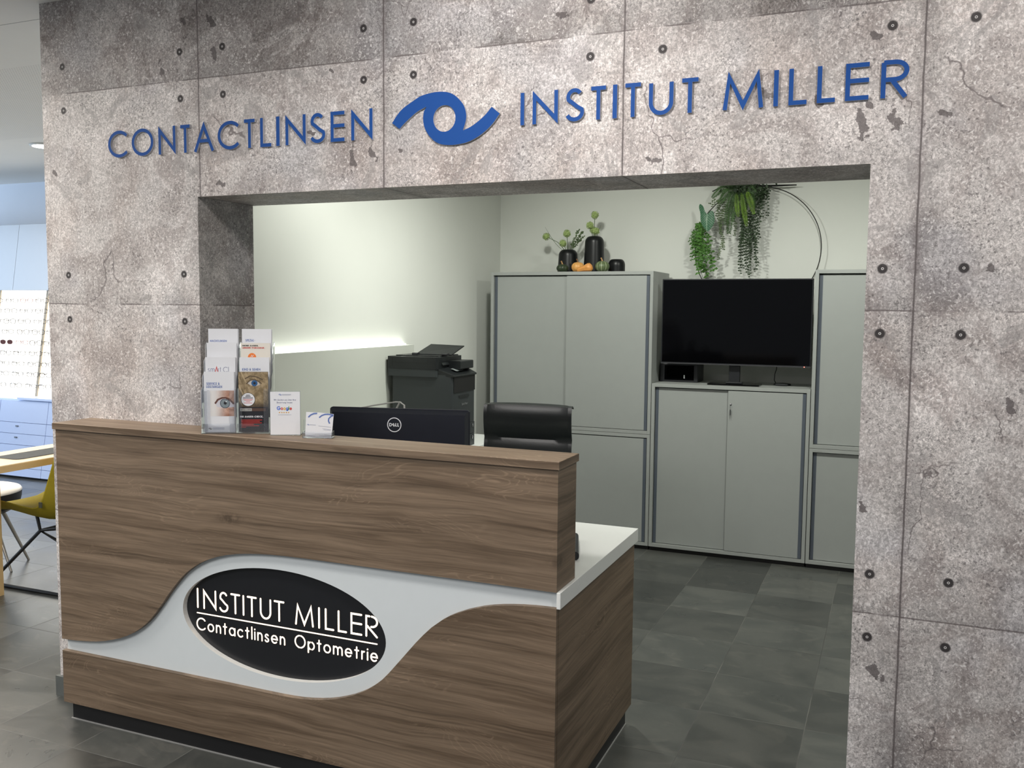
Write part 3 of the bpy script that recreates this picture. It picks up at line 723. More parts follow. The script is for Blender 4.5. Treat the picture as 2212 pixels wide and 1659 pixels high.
# ================================================================== OFFICE CABINETS
YC = 3.171
def cabinet(name, x0, x1, z0, z1, label, split, front, grips=(True, True), key=False, plinth=False, group='grey sliding-door cabinets along the office back wall'):
    e = empty(name, (x0, YC, z0), label, 'cabinet', group)
    w, h, d = x1-x0, z1-z0, .44
    b = MB(); T = .022
    b.box(.001, T, 0, d, 0, h); b.box(w-T, w-.001, 0, d, 0, h); b.box(T, w-T, 0, d, h-T, h); b.box(T, w-T, 0, d, .0, T); b.box(T, w-T, d-.01, d, T, h-T)
    b.build('body', M_CAB, e, bevel=.0008)
    g = MB(); g.box(split-.0012 if front == 1 else split, split if front == 1 else split+.0012, .0195, .0199, T, h-T); g.box(T, w-T, .036, .040, T, h-T); g.build('inner_shadow_panel', M_GAP, e)
    zt, zb = h-T-.006, T+.003
    for i, (a, c) in enumerate(((T+.014, split), (split, w-T-.014))):
        yy = .003 if i == front else .020
        a2 = a if (i == 0 or i == front) else a-.02; c2 = c+(0 if i == front else .02) if i == 0 else c
        dr = boxobj('sliding_door', M_CABD, e, a2, c2, yy, yy+.010, zb, zt, bevel=.001)
        gx0, gx1 = (T+.003, T+.0145) if i == 0 else (w-T-.0145, w-T-.003)
        if grips[i]:
            boxobj('grip_strip', M_HAND, dr, gx0 if i == 0 else gx0-.008, gx1+(.008 if i == 0 else 0), yy-.001, yy+.011, zb, zt)
    lb = MB(); lb.box(.03, .075, -.0012, 0.0, h-T*.62, h-T*.42); lb.build('maker_plate', M_CAB, e)
    if plinth: boxobj('plinth', M_GAP, e, .004, w-.004, .02, .40, -z0, .001)
    return e
XA, XB, XC = .470, 1.6115, 2.597
cabinet('sliding_cabinet', XA, XB, .028, .763, 'grey low cabinet under the tall left unit, mostly hidden by the office chair', .57, 1, plinth=True)
cabinet('sliding_cabinet', XA, XB, .765, 1.820, 'grey tall upper cabinet with the vases and gourds on top', .553, 1)
cb = cabinet('sliding_cabinet', XB+.002, XC-.002, .028, 1.099, 'grey middle cabinet carrying the television, with a key in its door', .490, 1, plinth=True)
cabinet('sliding_cabinet', XC, XC+1.14, .028, .742, 'grey low cabinet standing at the right end behind the concrete pier', .57, 1, plinth=True)
cabinet('sliding_cabinet', XC, XC+1.14, .744, 1.820, 'grey upper cabinet to the right of the television', .57, 1)
# lock and key on the middle cabinet
lk = MB(); lk.T = Matrix.Rotation(PI/2, 4, 'X'); lk.lathe([(.011, 0), (.011, .005), (.006, .008)], 0, 0, 16)
kk = lk.build('lock', M_CHROME, cb, loc=(.507, .010, .957), smooth=True)
ky = MB(); ky.box(-.001, .001, -.022, -.008, -.003, .003); ky.box(-.0022, .0022, -.020, -.014, -.066, -.030); ky.box(-.0006, .0006, -.019, -.016, -.088, -.066); ky.box(-.0006, .0006, -.018, -.016, -.03, .0)
ky.build('key', M_BPL, kk)

# ================================================================== TELEVISION etc.
tv = empty('television', (2.118, 3.32, 1.099), 'black flat television on a pedestal foot, standing on the middle grey cabinet', 'television')
t = MB(); t.box(-.466, .466, -.072, -.040, .128, .672); sh = t.build('housing', M_BPL, tv, bevel=.003)
t = MB(); t.box(-.459, .459, -.0735, -.0722, .139, .665); t.build('screen', M_SCR, tv)
t = MB(); t.box(-.466, .466, -.0745, -.0722, .1275, .1345); t.build('lower_bezel', plain('dark_grey_strip', (.05, .05, .055), .3), tv)
t = MB(); t.box(.425, .430, -.0755, -.0748, .129, .1335); t.build('standby_light', emit('red_led', (1, .06, .03), 6), tv)
t = MB(); t.box(-.034, .034, -.028, -.004, .010, .35); t.build('neck', M_BPL, tv, bevel=.003)
t = MB(); t.rbox(-.050, .050, -.040, .010, .0085, .020, .004, 'x'); t.build('collar', M_BPL, tv)
t = MB(); t.rbox(-.162, .162, -.092, .078, .0005, .0085, .02, 'z'); t.build('foot', M_SCR, tv)
t = MB(); t.box(1.622, 1.872, 3.36, 3.56, 1.0995, 1.222); sp2 = t.build('subwoofer_box', M_BPL, bevel=.004)
tag(sp2, 'black glossy box on the middle cabinet, below the left part of the television', 'speaker')
t = MB(); t.box(.03, .225, -.0015, -.0002, .012, .110); o = t.build('glossy_front', M_SCR, sp2, loc=(1.622, 3.36, 1.0995))
t = MB(); t.box(.158, .166, -.0022, -.0015, .025, .047); t.build('white_mark', M_WHT, sp2, loc=(1.622, 3.36, 1.0995))
pk = empty('conference_puck', (2.402, 3.405, 1.0995), 'small flat black microphone puck with a cable, right of the television foot', 'speakerphone')
t = MB(); t.lathe([(.050, 0), (.054, .006), (.050, .013), (.030, .016), (.012, .017)], 0, 0, 8); t.build('body', M_BPL, pk)
t = MB(); t.tube([(-.04, .02, .01), (-.052, .02, .03), (-.050, .02, .07), (-.042, .03, .10), (-.045, .04, .15)], .0028); t.build('cable', M_WIRE, pk, smooth=True)

# ================================================================== VASES, FLOWERS, GOURDS on the left cabinet
CT = 1.8205
def vase(x, y, w, h, label, top):
    r = w/2
    prof = [(r*.985, 0), (r, .004), (r, .012)]
    for i in range(1, 9): prof.append((r*(1-.10*i/8*(h > .1)), .012+(h-.055)*i/8))
    rr = prof[-1][0]; z = prof[-1][1]; c = h-z
    for i in range(1, 9):
        a = i/8*PI/2; prof.append((top+(rr-top)*math.cos(a), z+c*math.sin(a)))
    prof += [(top*.93, h-.004), (top*.9, h-.03), (.001, h-.03)]
    m = MB(); m.lathe(prof, 0, 0, 40); o = m.build('vase', M_VASE, smooth=True, loc=(x, y, CT))
    return tag(o, label, 'vase', 'black vases on the left cabinet')
YV = 3.44
vase(.937, YV, .146, .163, 'medium black vase holding the left bunch of green balls and sprigs', .030)
vase(1.126, YV, .144, .250, 'tall black vase, the highest of the three on the cabinet', .030)
vase(1.287, YV, .114, .092, 'short empty black vase right of the tall one', .030)
def ball(cx, cy, cz, r, seed):
    rnd = random.Random(seed); m = MB(); N = 110
    for i in range(N):
        z = 1-2*(i+.5)/N; t = i*2.39996; s_ = math.sqrt(1-z*z)
        d = Vector((s_*math.cos(t), s_*math.sin(t), z)); p = Vector((cx, cy, cz))+d*r*rnd.uniform(.78, 1.0)
        a = d.cross(Vector((.3, .2, .9))).normalized(); b = d.cross(a); k = r*rnd.uniform(.17, .27)
        ang = rnd.uniform(0, PI); a2 = a*math.cos(ang)+b*math.sin(ang); b2 = d.cross(a2); lift = d*k*rnd.uniform(.2, .7)
        m.add([p-a2*k, p-b2*k*.7+lift*.3, p+a2*k, p+b2*k*.7+lift*.3, p+lift], [(0, 1, 4), (1, 2, 4), (2, 3, 4), (3, 0, 4)])
    m.lathe([(r*.05, -r*.75), (r*.6, -r*.5), (r*.78, 0), (r*.6, r*.5), (r*.05, r*.75)], cx, cy, 12, cz=cz)
    return m
def allium(root, head, r, label, seed, mid=None):
    e = empty('allium_stem', root, label, 'flower', 'green ball flowers in the black vases')
    h = Vector(head)-Vector(root)
    pts = [Vector((0, 0, 0)), (Vector(mid)-Vector(root)) if mid else h*.5+Vector((0, 0, .006)), h]
    m = MB(); m.tube(pts, [.0022, .002, .0018], 6); m.build('stem', M_STEM, e, smooth=True)
    ball(*h, r, seed).build('flower_head', M_ALLIUM, e)
v1 = (.937, YV, CT+.135); v2 = (1.126, YV, CT+.222)
allium((.928, YV, CT+.14), (.776, YV-.01, 2.076), .0265, 'green ball flower leaning far left out of the medium vase', 1, (.86, YV, 2.035))
allium((.935, YV, CT+.14), (.926, YV, 2.094), .0275, 'green ball flower standing upright above the medium vase', 2)
allium((.93, YV-.01, CT+.14), (.905, YV-.02, 2.026), .0265, 'lowest green ball flower at the rim of the medium vase', 3)
allium((1.122, YV, CT+.225), (1.126, YV, 2.215), .0275, 'topmost green ball flower on a long stem above the tall vase', 4)
allium((1.118, YV, CT+.225), (1.095, YV-.01, 2.144), .027, 'green ball flower left of centre over the tall vase', 5)
allium((1.126, YV, CT+.225), (1.113, YV+.01, 2.113), .0255, 'green ball flower low in the tall vase, partly hidden behind its neighbour', 6)
allium((1.13, YV-.01, CT+.225), (1.141, YV-.02, 2.104), .0265, 'lowest right green ball flower on the tall vase', 7)
# sprigs
def sprig(root, tip, label, seed, leaves=26, leaf=.007, bend=(0, 0, 0)):
    rnd = random.Random(seed); e = empty('grass_sprig', root, label, 'sprig', 'sprigs in the black vases')
    h = Vector(tip)-Vector(root); m = MB(); pts = [h*(i/6)+Vector(bend)*math.sin(i/6*PI) for i in range(7)]
    m.tube(pts, [.0014]*5+[.001, .0007], 5); m.build('stem', M_STEM, e)
    if leaves:
        m = MB()
        for i in range(leaves):
            t = .3+.7*(i+rnd.random())/leaves; k = min(5, int(t*6)); p = pts[k].lerp(pts[k+1], t*6-k)
            d = Vector((rnd.uniform(-1, 1), rnd.uniform(-1, 1), rnd.uniform(-.1, 1))).normalized(); s_ = d.cross(Vector((0, 1, .2))).normalized()
            L = leaf*rnd.uniform(.6, 1.4)
            m.add([p, p+d*L*.5+s_*L*.3, p+d*L, p+d*L*.5-s_*L*.3], [(0, 1, 2, 3)])
        m.build('leaf_tuft', M_SPRIG, e)
sprig((.940, YV, CT+.14), (1.008, YV+.01, 2.118), 'steep leafy sprig in the medium vase', 11, 60, .013)
sprig((.944, YV, CT+.14), (1.040, YV, 2.100), 'middle leafy sprig fanning right from the medium vase', 12, 70, .013)
sprig((.946, YV, CT+.14), (1.052, YV-.01, 2.070), 'lowest leafy sprig fanning right from the medium vase', 13, 70, .013)
sprig((.93, YV, CT+.14), (.768, YV-.01, 2.140), 'bare dark twig curving up left of the medium vase', 14, 0, bend=(-.0, 0, -.028))
sprig((1.132, YV, CT+.225), (1.170, YV, 2.145), 'short twig leaning right out of the tall vase', 15, 0)
# gourds
def gourd(x, y, r, h, c0, c1, label, lobes, stripes=None, stemc=(.42, .24, .10)):
    e = empty('gourd', (x, y, CT), label, 'gourd', 'small decorative gourds on the left cabinet')
    prof = []
    for i in range(15):
        a = -PI/2+PI*i/14; prof.append((max(.004, r*math.cos(a)**.8), h/2+h/2*math.sin(a)*(.98 if i < 14 else .93)))
    m = MB(); m.lathe(prof, 0, 0, 60, lobes, .09)
    t = NT('gourd_skin', .42, 0, .5)
    n = t.noise(t.P, 130, 3)
    base = t.mix(n, c0, c1)
    if stripes:
        nt = t.nt; at = nt.nodes.new('ShaderNodeMath'); at.operation = 'ARCTAN2'; nt.links.new(t.y.k, at.inputs[0]); nt.links.new(t.x.k, at.inputs[1])
        a = S(nt, at.outputs[0])
        f = ((a*(lobes/(2*PI))+.0+(n-.5)*.06).fract()-.5).abs().ramp(.455, .475)
        base = t.mix(f, base, stripes)
    t.color(base)
    m.build('skin', t.m, e, smooth=True)
    m = MB(); m.tube([(0, 0, h*.92), (-.001, 0, h*1.02), (-.006, 0, h+.014), (-.010, 0, h+.020)], [.0075, .005, .0042, .0055], 8)
    m.build('stalk', plain('gourd_stalk', stemc, .7), e, smooth=True)
gourd(.946, 3.30, .041, .056, (.018, .030, .014), (.040, .060, .028), 'small dark green ribbed gourd in front of the medium vase', 8)
gourd(1.050, 3.32, .045, .070, (.62, .30, .075), (.80, .43, .14), 'round orange gourd with a brown stalk between the two taller vases', 9, stemc=(.18, .085, .035))
gourd(1.228, 3.30, .049, .075, (.075, .11, .045), (.13, .17, .075), 'green gourd with pale vertical stripes in front of the short vase', 9, (.62, .66, .46))
e = empty('gourd', (1.115, 3.275, CT), 'orange pear-shaped gourd lying on its side among the gourds', 'gourd', 'small decorative gourds on the left cabinet')
m = MB(); N = 20; vs = []
axis = [(-.052, .013, .012), (-.040, .016, .016), (-.020, .021, .018), (.0, .027, .023), (.018, .031, .029), (.034, .031, .029), (.048, .027, .020), (.055, .024, .006)]
pr = 24
for (ax, az, rr) in axis:
    for k in range(pr):
        a = 2*PI*k/pr; q_ = rr*(1-.07*abs(math.sin(4*a))); vs.append((ax, q_*math.cos(a), max(.0006, az+q_*math.sin(a))))
fs = [(i*pr+k, i*pr+(k+1) % pr, (i+1)*pr+(k+1) % pr, (i+1)*pr+k) for i in range(len(axis)-1) for k in range(pr)]+[tuple(range(pr-1, -1, -1)), tuple((len(axis)-1)*pr+k for k in range(pr))]
m.add(vs, fs); m.build('skin', plain('orange_gourd_skin', (.74, .33, .09), .42, var=.18, scale=60), e, smooth=True)

# ================================================================== HOOP WITH HANGING PLANTS
HX, HY, HZ, HR = 2.188, 3.612, 1.978, .405
hoop = empty('plant_hoop', (HX, HY, HZ), 'black wire hoop with artificial ferns and trailing vines hung on the office back wall', 'wall decoration')
m = MB(); m.tube([(HR*math.cos(2*PI*k/96), 0, HR*math.sin(2*PI*k/96)) for k in range(97)], .0031, 8, False); m.build('wire_ring', M_WIRE, hoop, smooth=True)
m = MB(); m.tube([(-.30, 0, .385), (-.24, 0, .412), (-.1, -.01, .412), (.1, -.01, .405), (.24, 0, .405)], [.003, .006, .008, .007, .004], 7); m.build('branch', M_WIRE, hoop, smooth=True)
def leaf(m, p, d, s_, L, w, fold=.15):
    n_ = d.cross(s_).normalized()
    m.add([p, p+d*L*.45+s_*w*.5+n_*w*fold, p+d*L, p+d*L*.45-s_*w*.5+n_*w*fold], [(0, 1, 2), (0, 2, 3)])
def frond(p0, p1, droop, width, mat, seed, n=34):
    rnd = random.Random(seed); p0, p1 = Vector(p0), Vector(p1); m = MB(); pts = []
    for i in range(13):
        t = i/12; pts.append(p0.lerp(p1, t)+Vector((0, -.02*math.sin(t*PI), droop*math.sin(t*PI))))
    m.tube(pts, .0012, 5)
    for i in range(n):
        t = .06+.94*i/n; k = min(11, int(t*12)); p = pts[k].lerp(pts[k+1], t*12-k); d = (pts[k+1]-pts[k]).normalized()
        sd = d.cross(Vector((0, 1, 0))).normalized(); w = width*math.sin(min(1, t*1.25+.15)*PI*.5)*(1.12-t)**.6
        for sg in (1, -1):
            dd = (sd*sg+d*.35+Vector((0, rnd.uniform(-.25, .1), 0))).normalized(); leaf(m, p, dd, d, w*rnd.uniform(.85, 1.1), width*.16)
    return m.build('fern_frond', mat, hoop)
def vine(x0, z0, x1, z1, mat, seed, leafL=.016, dens=70, y=0, spread=.5):
    rnd = random.Random(seed); m = MB(); pts = []; n = 10; ph = rnd.random()*6
    for i in range(n+1):
        t = i/n; pts.append(Vector((x0+(x1-x0)*t+.006*math.sin(ph+t*5), y-.012*math.sin(t*PI), z0+(z1-z0)*t)))
    m.tube(pts, .0011, 4)
    L = abs(z1-z0)+abs(x1-x0)*.5; N = max(4, int(L*dens))
    for i in range(N):
        t = (i+.5)/N; k = min(n-1, int(t*n)); p = pts[k].lerp(pts[k+1], t*n-k)
        for sg in (1, -1):
            if rnd.random() < .12: continue
            d = Vector((sg*rnd.uniform(.5, 1), rnd.uniform(-.7, .3), rnd.uniform(-.9, .2)*spread*1.2)).normalized(); s_ = d.cross(Vector((0, 1, 0))).normalized()
            leaf(m, p, d, s_, leafL*rnd.uniform(.7, 1.25), leafL*rnd.uniform(.5, .75))
    return m.build('trailing_vine', mat, hoop)
def hx(px, py):     # photograph reading of the foliage, converted once to hoop coordinates on the wall plane
    d = fw+r2*((px-1106)/FPX)-u2*((py-829.5)/FPX); t = (3.60-CAM.y)/d.y; p = CAM+d*t
    return p.x-HX, p.z-HZ
def HP(a, b): return hx(1470+a/7.374, 385+b/7.374)
for i, (a, b, c, d, dr, w, mt) in enumerate([
    (900, 160, 520, 330, .03, .045, M_FERN), (900, 150, 500, 100, .01, .035, M_FERN), (900, 200, 790, 900, .02, .055, M_FERN), (900, 200, 640, 420, .03, .05, M_FERN),
    (950, 200, 850, 700, .03, .05, M_FERN), (900, 180, 740, 760, .04, .05, M_FERN), (1000, 250, 1090, 790, .0, .035, M_FERNL), (920, 260, 960, 640, .0, .032, M_FERNL), (1080, 230, 1210, 600, .015, .038, M_FERNL),
    (1000, 170, 1230, 300, .03, .045, M_FERN), (1050, 150, 1100, 60, .01, .04, M_FERN), (1000, 200, 1060, 520, .01, .05, M_FERN), (960, 120, 800, 60, .02, .04, M_FERN), (1100, 200, 1190, 480, .01, .045, M_FERN), (850, 150, 620, 90, .01, .035, M_FERN), (950, 200, 1000, 640, .02, .045, M_FERN)]):
    (x0, z0), (x1, z1) = HP(a, b), HP(c, d)
    frond((x0, -.02-(.06 if mt is M_FERNL else 0), z0), (x1, -.055-.01*(i % 3)-(.05 if mt is M_FERNL else 0), z1), dr, w, mt, 30+i)
vs_ = [(1420, 120, 1390, 620), (1380, 130, 1290, 640), (1290, 150, 1240, 1050), (1260, 160, 1200, 1470), (1180, 420, 1210, 1400), (1200, 400, 1190, 1180), (1000, 420, 975, 1540), (1020, 500, 990, 1350), (1060, 520, 1050, 1420), (1090, 560, 1110, 1590), (1110, 560, 1130, 1400), (1150, 520, 1140, 1200), (1030, 560, 1020, 1200), (1060, 600, 1080, 1560), (985, 560, 970, 1100), (1130, 600, 1110, 1080), (1330, 160, 1300, 460), (1240, 200, 1250, 560), (1010, 600, 1000, 1000), (1080, 560, 1060, 1250), (1220, 500, 1260, 960), (1120, 500, 1160, 1000), (1000, 500, 1010, 1450)]
for i, (a, b, c, d) in enumerate(vs_):
    (x0, z0), (x1, z1) = HP(a, b), HP(c, d); vine(x0, z0, x1, z1, M_VINE, 60+i, .0175, 52, -.03-.012*(i % 4))
for i, (a, b, c, d) in enumerate([(700, 300, 650, 900), (620, 420, 690, 1150), (690, 950, 630, 1310), (730, 330, 700, 700), (560, 330, 480, 420), (640, 330, 600, 620), (890, 560, 855, 930), (760, 500, 790, 890), (600, 350, 540, 470), (660, 500, 640, 760)]):
    (x0, z0), (x1, z1) = HP(a, b), HP(c, d); vine(x0, z0, x1, z1, M_SPRIG, 100+i, .015, 70, -.03-.01*(i % 3))
for i, (a, b, c, d) in enumerate([(330, 700, 120, 1020), (300, 700, 180, 1330), (320, 700, 260, 1300), (340, 720, 330, 1480), (350, 720, 400, 1580), (330, 700, 230, 1250), (360, 740, 440, 1300), (380, 780, 520, 1100), (300, 720, 200, 1050), (340, 700, 300, 1400), (360, 760, 380, 1450), (350, 720, 350, 1200), (420, 840, 500, 1330), (450, 860, 540, 1480), (330, 900, 380, 1500), (300, 900, 320, 1530), (250, 760, 240, 1200), (380, 900, 430, 1590), (380, 1000, 560, 1470)]):
    (x0, z0), (x1, z1) = HP(a, b), HP(c, d); vine(x0, z0, x1, z1, M_IVY, 130+i, .027 if i not in (0, 1, 7, 12) else .018, 42, -.03-.012*(i % 4), 1)
# tuft of dark leaves around the branch
rnd = random.Random(5); m = MB()
for i in range(260):
    a, b = rnd.gauss(1000, 150), rnd.gauss(140, 45)
    if i > 170: a, b = rnd.gauss(1270, 60), rnd.gauss(230, 70)
    x, z = HP(a, b); d = Vector((rnd.uniform(-1, 1), rnd.uniform(-1, .1), rnd.uniform(-1, .7))).normalized(); s_ = d.cross(Vector((.1, 1, .1))).normalized()
    leaf(m, Vector((x, rnd.uniform(-.07, -.01), z)), d, s_, rnd.uniform(.018, .034), rnd.uniform(.012, .022))
m.build('leaf_tuft', M_VINE, hoop)
# big arrowhead leaf
def bigleaf():
    t = NT('arrowhead_leaf', .4, 0, .4)
    a = (t.x.abs()*1.0); f = ((t.z+a*.9)*62).fract(); vein = (f-.5).abs().ramp(.14, .03)*t.noise(t.P, 60, 2).ramp(.3, .6); mid = a.ramp(.0035, .001)
    t.color(t.mix(vein.max(mid)*.7, (.045, .14, .075), (.36, .50, .36)))
    m = MB(); cx, cz = HP(450, 560)
    out = [(560, 560), (575, 690), (540, 790), (475, 870), (400, 790), (355, 690), (350, 580), (325, 480), (345, 430), (400, 470), (435, 560), (470, 590), (520, 540)]
    o2 = smooth_outline([HP(*p) for p in out], {3}, 4)
    ox, oz = HP(462, 690)
    n_ = len(o2); vs = [(0, -.012, 0)]+[(p[0]-ox, .012*((p[0]-ox)/.03)**2*.5, p[1]-oz) for p in o2]
    m.add(vs, [(0, 1+i, 1+(i+1) % n_) for i in range(n_)])
    return m.build('large_leaf', t.m, hoop, loc=(ox, -.10, oz), smooth=True)
bigleaf()

# ================================================================== OFFICE : sideboard, printer, chair, monitor
sb_ = empty('sideboard', (.39, 1.6, 0), 'white low sideboard along the left office wall, carrying the printer', 'sideboard')
boxobj('top', M_WHITE, sb_, .0, .47, .0, 1.0, .742, .780, bevel=.002)
boxobj('carcass', M_WHITE, sb_, .01, .445, .01, .99, .05, .742)
for k in range(2): boxobj('door', M_WHITE, sb_, .445, .462, .012+k*.49, .49+k*.49, .06, .735, bevel=.002)
PZ = .7815
pr_ = empty('multifunction_printer', (.398, 1.90, PZ), 'dark grey office printer with scanner lid and raised paper tray behind the monitor', 'printer')
b = MB(); b.rbox(.022, .412, .010, .300, .135, .418, .018, 'z'); b.build('body', M_PRN, pr_, smooth=True)
for k in range(2):
    tr = MB(); tr.rbox(.022, .414, .008, .302, .001+k*.068, .066+k*.068, .016, 'z'); t_ = tr.build('paper_tray', M_PRN, pr_, smooth=True)
    w = MB(); w.box(.4142, .4150, .256, .274, .034+k*.068, .058+k*.068); w.build('number_window', M_BPL, t_)
    w = MB()
    w.T = Matrix.Translation((.4156, .260, .038+k*.068)) @ Matrix.Rotation(PI/2, 4, 'Z')
    glyph(w, '21'[k], 0, .008, 0, .016, .0011, 0, .0004); w.build('number', M_WHT, t_)
b = MB(); b.box(.413, .4150, .020, .292, .320, .412); b.build('output_slot', M_GAP, pr_)
b = MB(); b.rbox(.4130, .4155, .085, .215, .288, .302, .006, 'x'); b.build('front_grip', M_PRN2, pr_)
w = MB(); w.T = Matrix.Translation((.4148, .120, .243)) @ Matrix.Rotation(PI/2, 4, 'Z'); line_text(w, 'brother', 0, .075, 0, .016, .0012, 0, .001); w.build('maker_name', M_CHROME, pr_)
b = MB(); b.rbox(.0, .318, .0, .31, .405, .448, .014, 'z'); b.build('scanner_base', M_PRN, pr_, smooth=True)
b = MB(); b.rbox(.0, .322, -.002, .312, .448, .516, .014, 'z'); sl = b.build('scanner_lid', M_PRN2, pr_, smooth=True)
b = MB(); b.box(.035, .26, -.0026, -.0018, .482, .4835); b.box(.035, .0362, -.0026, -.0018, .46, .505); b.box(.26, .2612, -.0026, -.0018, .46, .505); b.build('feeder_seam', M_GAP, sl)
b = MB(); b.prism([(.03, .516), (.28, .516), (.31, .470), (.33, .470), (.30, .522), (.03, .522)], .05, .30, 'y'); b.build('feeder_cover', M_PRN2, pr_)
b = MB(); b.T = Matrix.Translation((.0, 0, 0))
b.add([(.14, .10, .523), (.37, .16, .523), (.14, .10, .527), (.37, .16, .527)], [(0, 1, 3, 2)])
b.add([(.115, .13, .522), (.345, .13, .522), (.37, .24, .570), (.155, .24, .575), (.115, .13, .527), (.345, .13, .527), (.37, .24, .575), (.155, .24, .580)], [(0, 1, 2, 3), (4, 7, 6, 5), (0, 4, 5, 1), (1, 5, 6, 2), (2, 6, 7, 3), (3, 7, 4, 0)])
b.build('document_tray', M_PRN2, pr_)
for k in (0.11, .30): 
    b = MB(); b.rbox(k, k+.035, .09, .12, .520, .534, .006, 'x'); b.build('paper_guide', M_BPL, pr_)
b = MB(); b.rbox(.30, .40, .13, .30, .445, .492, .006, 'y'); b.build('side_hood', M_PRN2, pr_)
b = MB(); b.add([(.315, .012, .452), (.420, .008, .418), (.420, .306, .418), (.315, .300, .470), (.315, .012, .405), (.420, .008, .408), (.420, .306, .408), (.315, .300, .405)], [(0, 1, 2, 3), (4, 7, 6, 5), (0, 4, 5, 1), (1, 5, 6, 2), (2, 6, 7, 3), (3, 7, 4, 0)])
cp = b.build('control_panel', M_PRN2, pr_, bevel=.003)
b = MB(); b.add([(.352, .10, .4492), (.392, .10, .4362), (.392, .19, .4405), (.352, .19, .4520)], [(0, 1, 2, 3)]); b.build('display', M_LCD, cp)
# monitor
mon = empty('monitor', (1.043, .380, .7525), 'black monitor seen from behind on the white worktop, round white maker mark', 'monitor', rotz=.229)
b = MB()
Wd = .549
b.prism([(.0, .060), (.0, .425), (.006, .431), (Wd-.006, .431), (Wd, .425), (Wd, .060)], .0, .012, 'y')
b.build('screen_frame', M_MON, mon, bevel=.002)
b = MB(); b.add([(.012, -.018, .08), (Wd-.012, -.018, .08), (Wd-.012, -.018, .415), (.012, -.018, .415), (.0, .0, .062), (Wd, .0, .062), (Wd, 0, .430), (0, 0, .430)], [(0, 1, 2, 3), (4, 5, 1, 0), (5, 6, 2, 1), (6, 7, 3, 2), (7, 4, 0, 3)])
sh = b.build('rear_shell', M_MON, mon)
b = MB(); b.box(.01, Wd-.01, .012, .0135, .07, .42); b.build('screen', M_SCR, mon)
b = MB(); b.box(.235, .315, -.060, -.019, .02, .24); b.box(.235, .315, -.05, .02, .006, .03); b.build('stand_arm', M_MON, mon, bevel=.004)
b = MB(); b.rbox(.16, .39, -.07, .13, .0, .009, .02, 'z'); b.build('stand_foot', M_MON, mon)
lg = MB(); lcx, lcz = .262, .372
ribbon(lg, [(lcx+.0265*math.cos(2*PI*k/40), lcz+.0265*math.sin(2*PI*k/40)) for k in range(41)], .0016, -.0192, -.0182)
line_text(lg, 'D', lcx-.020, lcx-.009, lcz-.0065, .013, .0014, -.0192, -.0182)
lg.T = Matrix.Translation((lcx-.0015, 0, lcz)) @ Matrix.Rotation(-.6, 4, 'Y') @ Matrix.Translation((-lcx+.0015, 0, -lcz))
line_text(lg, 'E', lcx-.006, lcx+.003, lcz-.006, .012, .0013, -.0193, -.0182)
lg.T = None
line_text(lg, 'L', lcx+.0045, lcx+.0115, lcz-.0065, .013, .0014, -.0192, -.0182); line_text(lg, 'L', lcx+.0125, lcx+.020, lcz-.0065, .013, .0014, -.0192, -.0182)
lg.build('maker_mark', [M_WHT, M_WHT], sh)
cb_ = MB(); cb_.tube([(1.17, .56, .76), (1.18, .58, 1.0), (1.20, .60, 1.15), (1.225, .60, 1.192), (1.245, .60, 1.18), (1.255, .59, 1.1), (1.26, .58, .8)], .004); 
cb_.tube([(1.0, .60, 1.150), (1.1, .61, 1.172), (1.2, .61, 1.190), (1.225, .61, 1.190)], .003)
tag(cb_.build('cable_loop', plain('grey_cable', (.35, .35, .33), .4), smooth=True), 'grey cable looping up behind the monitor top edge', 'cable')
dv = MB(); dv.T = Matrix.Translation((2.070, .30, .7525)) @ Matrix.Rotation(.33, 4, 'Z')
dv.rbox(-.075, .020, -.125, .130, .0, .028, .012, 'y'); 
tag(dv.build('desk_telephone', M_BPL, smooth=True), 'black rounded device on the white worktop, almost hidden behind the raised counter end', 'telephone')
# office chair (back seen above the desk)
ch = empty('office_chair', (1.435, 1.35, 0), 'black leather office chair with ribbed curved back behind the reception desk', 'office chair', rotz=.10)
def pad(name, prof, x0, x1, mat, par, th=.028):
    m = MB(); n_ = len(prof); N = 15; vs = []
    for side in (0, 1):
        for (y, z), nx in zip(prof, range(n_)):
            a = Vector((prof[min(nx+1, n_-1)][0]-prof[max(nx-1, 0)][0], prof[min(nx+1, n_-1)][1]-prof[max(nx-1, 0)][1])).normalized()
            for k in range(N):
                u = k/(N-1); edge = math.sin(u*PI)**.35; off = (th*edge)*(0 if side else 1)+(.004 if side else 0)
                vs.append((x0+(x1-x0)*u, y+a.y*-off-.012*math.sin(u*PI)*0, z+a.x*off))
    f = []
    for s_ in (0, 1):
        o_ = s_*n_*N
        for i in range(n_-1):
            for k in range(N-1):
                q_ = (o_+i*N+k, o_+i*N+k+1, o_+(i+1)*N+k+1, o_+(i+1)*N+k); f.append(q_ if s_ else q_[::-1])
    m.add(vs, f)
    b0 = n_*N
    side = [(i*N, (i+1)*N, b0+(i+1)*N, b0+i*N) for i in range(n_-1)]+[(i*N+N-1, b0+i*N+N-1, b0+(i+1)*N+N-1, (i+1)*N+N-1) for i in range(n_-1)]
    side += [(k, b0+k, b0+k+1, k+1) for k in range(N-1)]+[((n_-1)*N+k, (n_-1)*N+k+1, b0+(n_-1)*N+k+1, b0+(n_-1)*N+k) for k in range(N-1)]
    m.add(vs, side)
    return m.build(name, mat, par, smooth=True)
def backprof(z0, z1, ribs):
    out = []; N = ribs*8
    for i in range(N+1):
        t = i/N; z = z0+(z1-z0)*t
        yy = .06+.10*t+.045*math.sin(t*PI*1.1)-.012*abs(math.sin(t*ribs*PI))**.7
        out.append((yy, z))
    out += [(out[-1][0]+.02, z1+.004), (out[-1][0]+.038, z1-.008)]
    return out
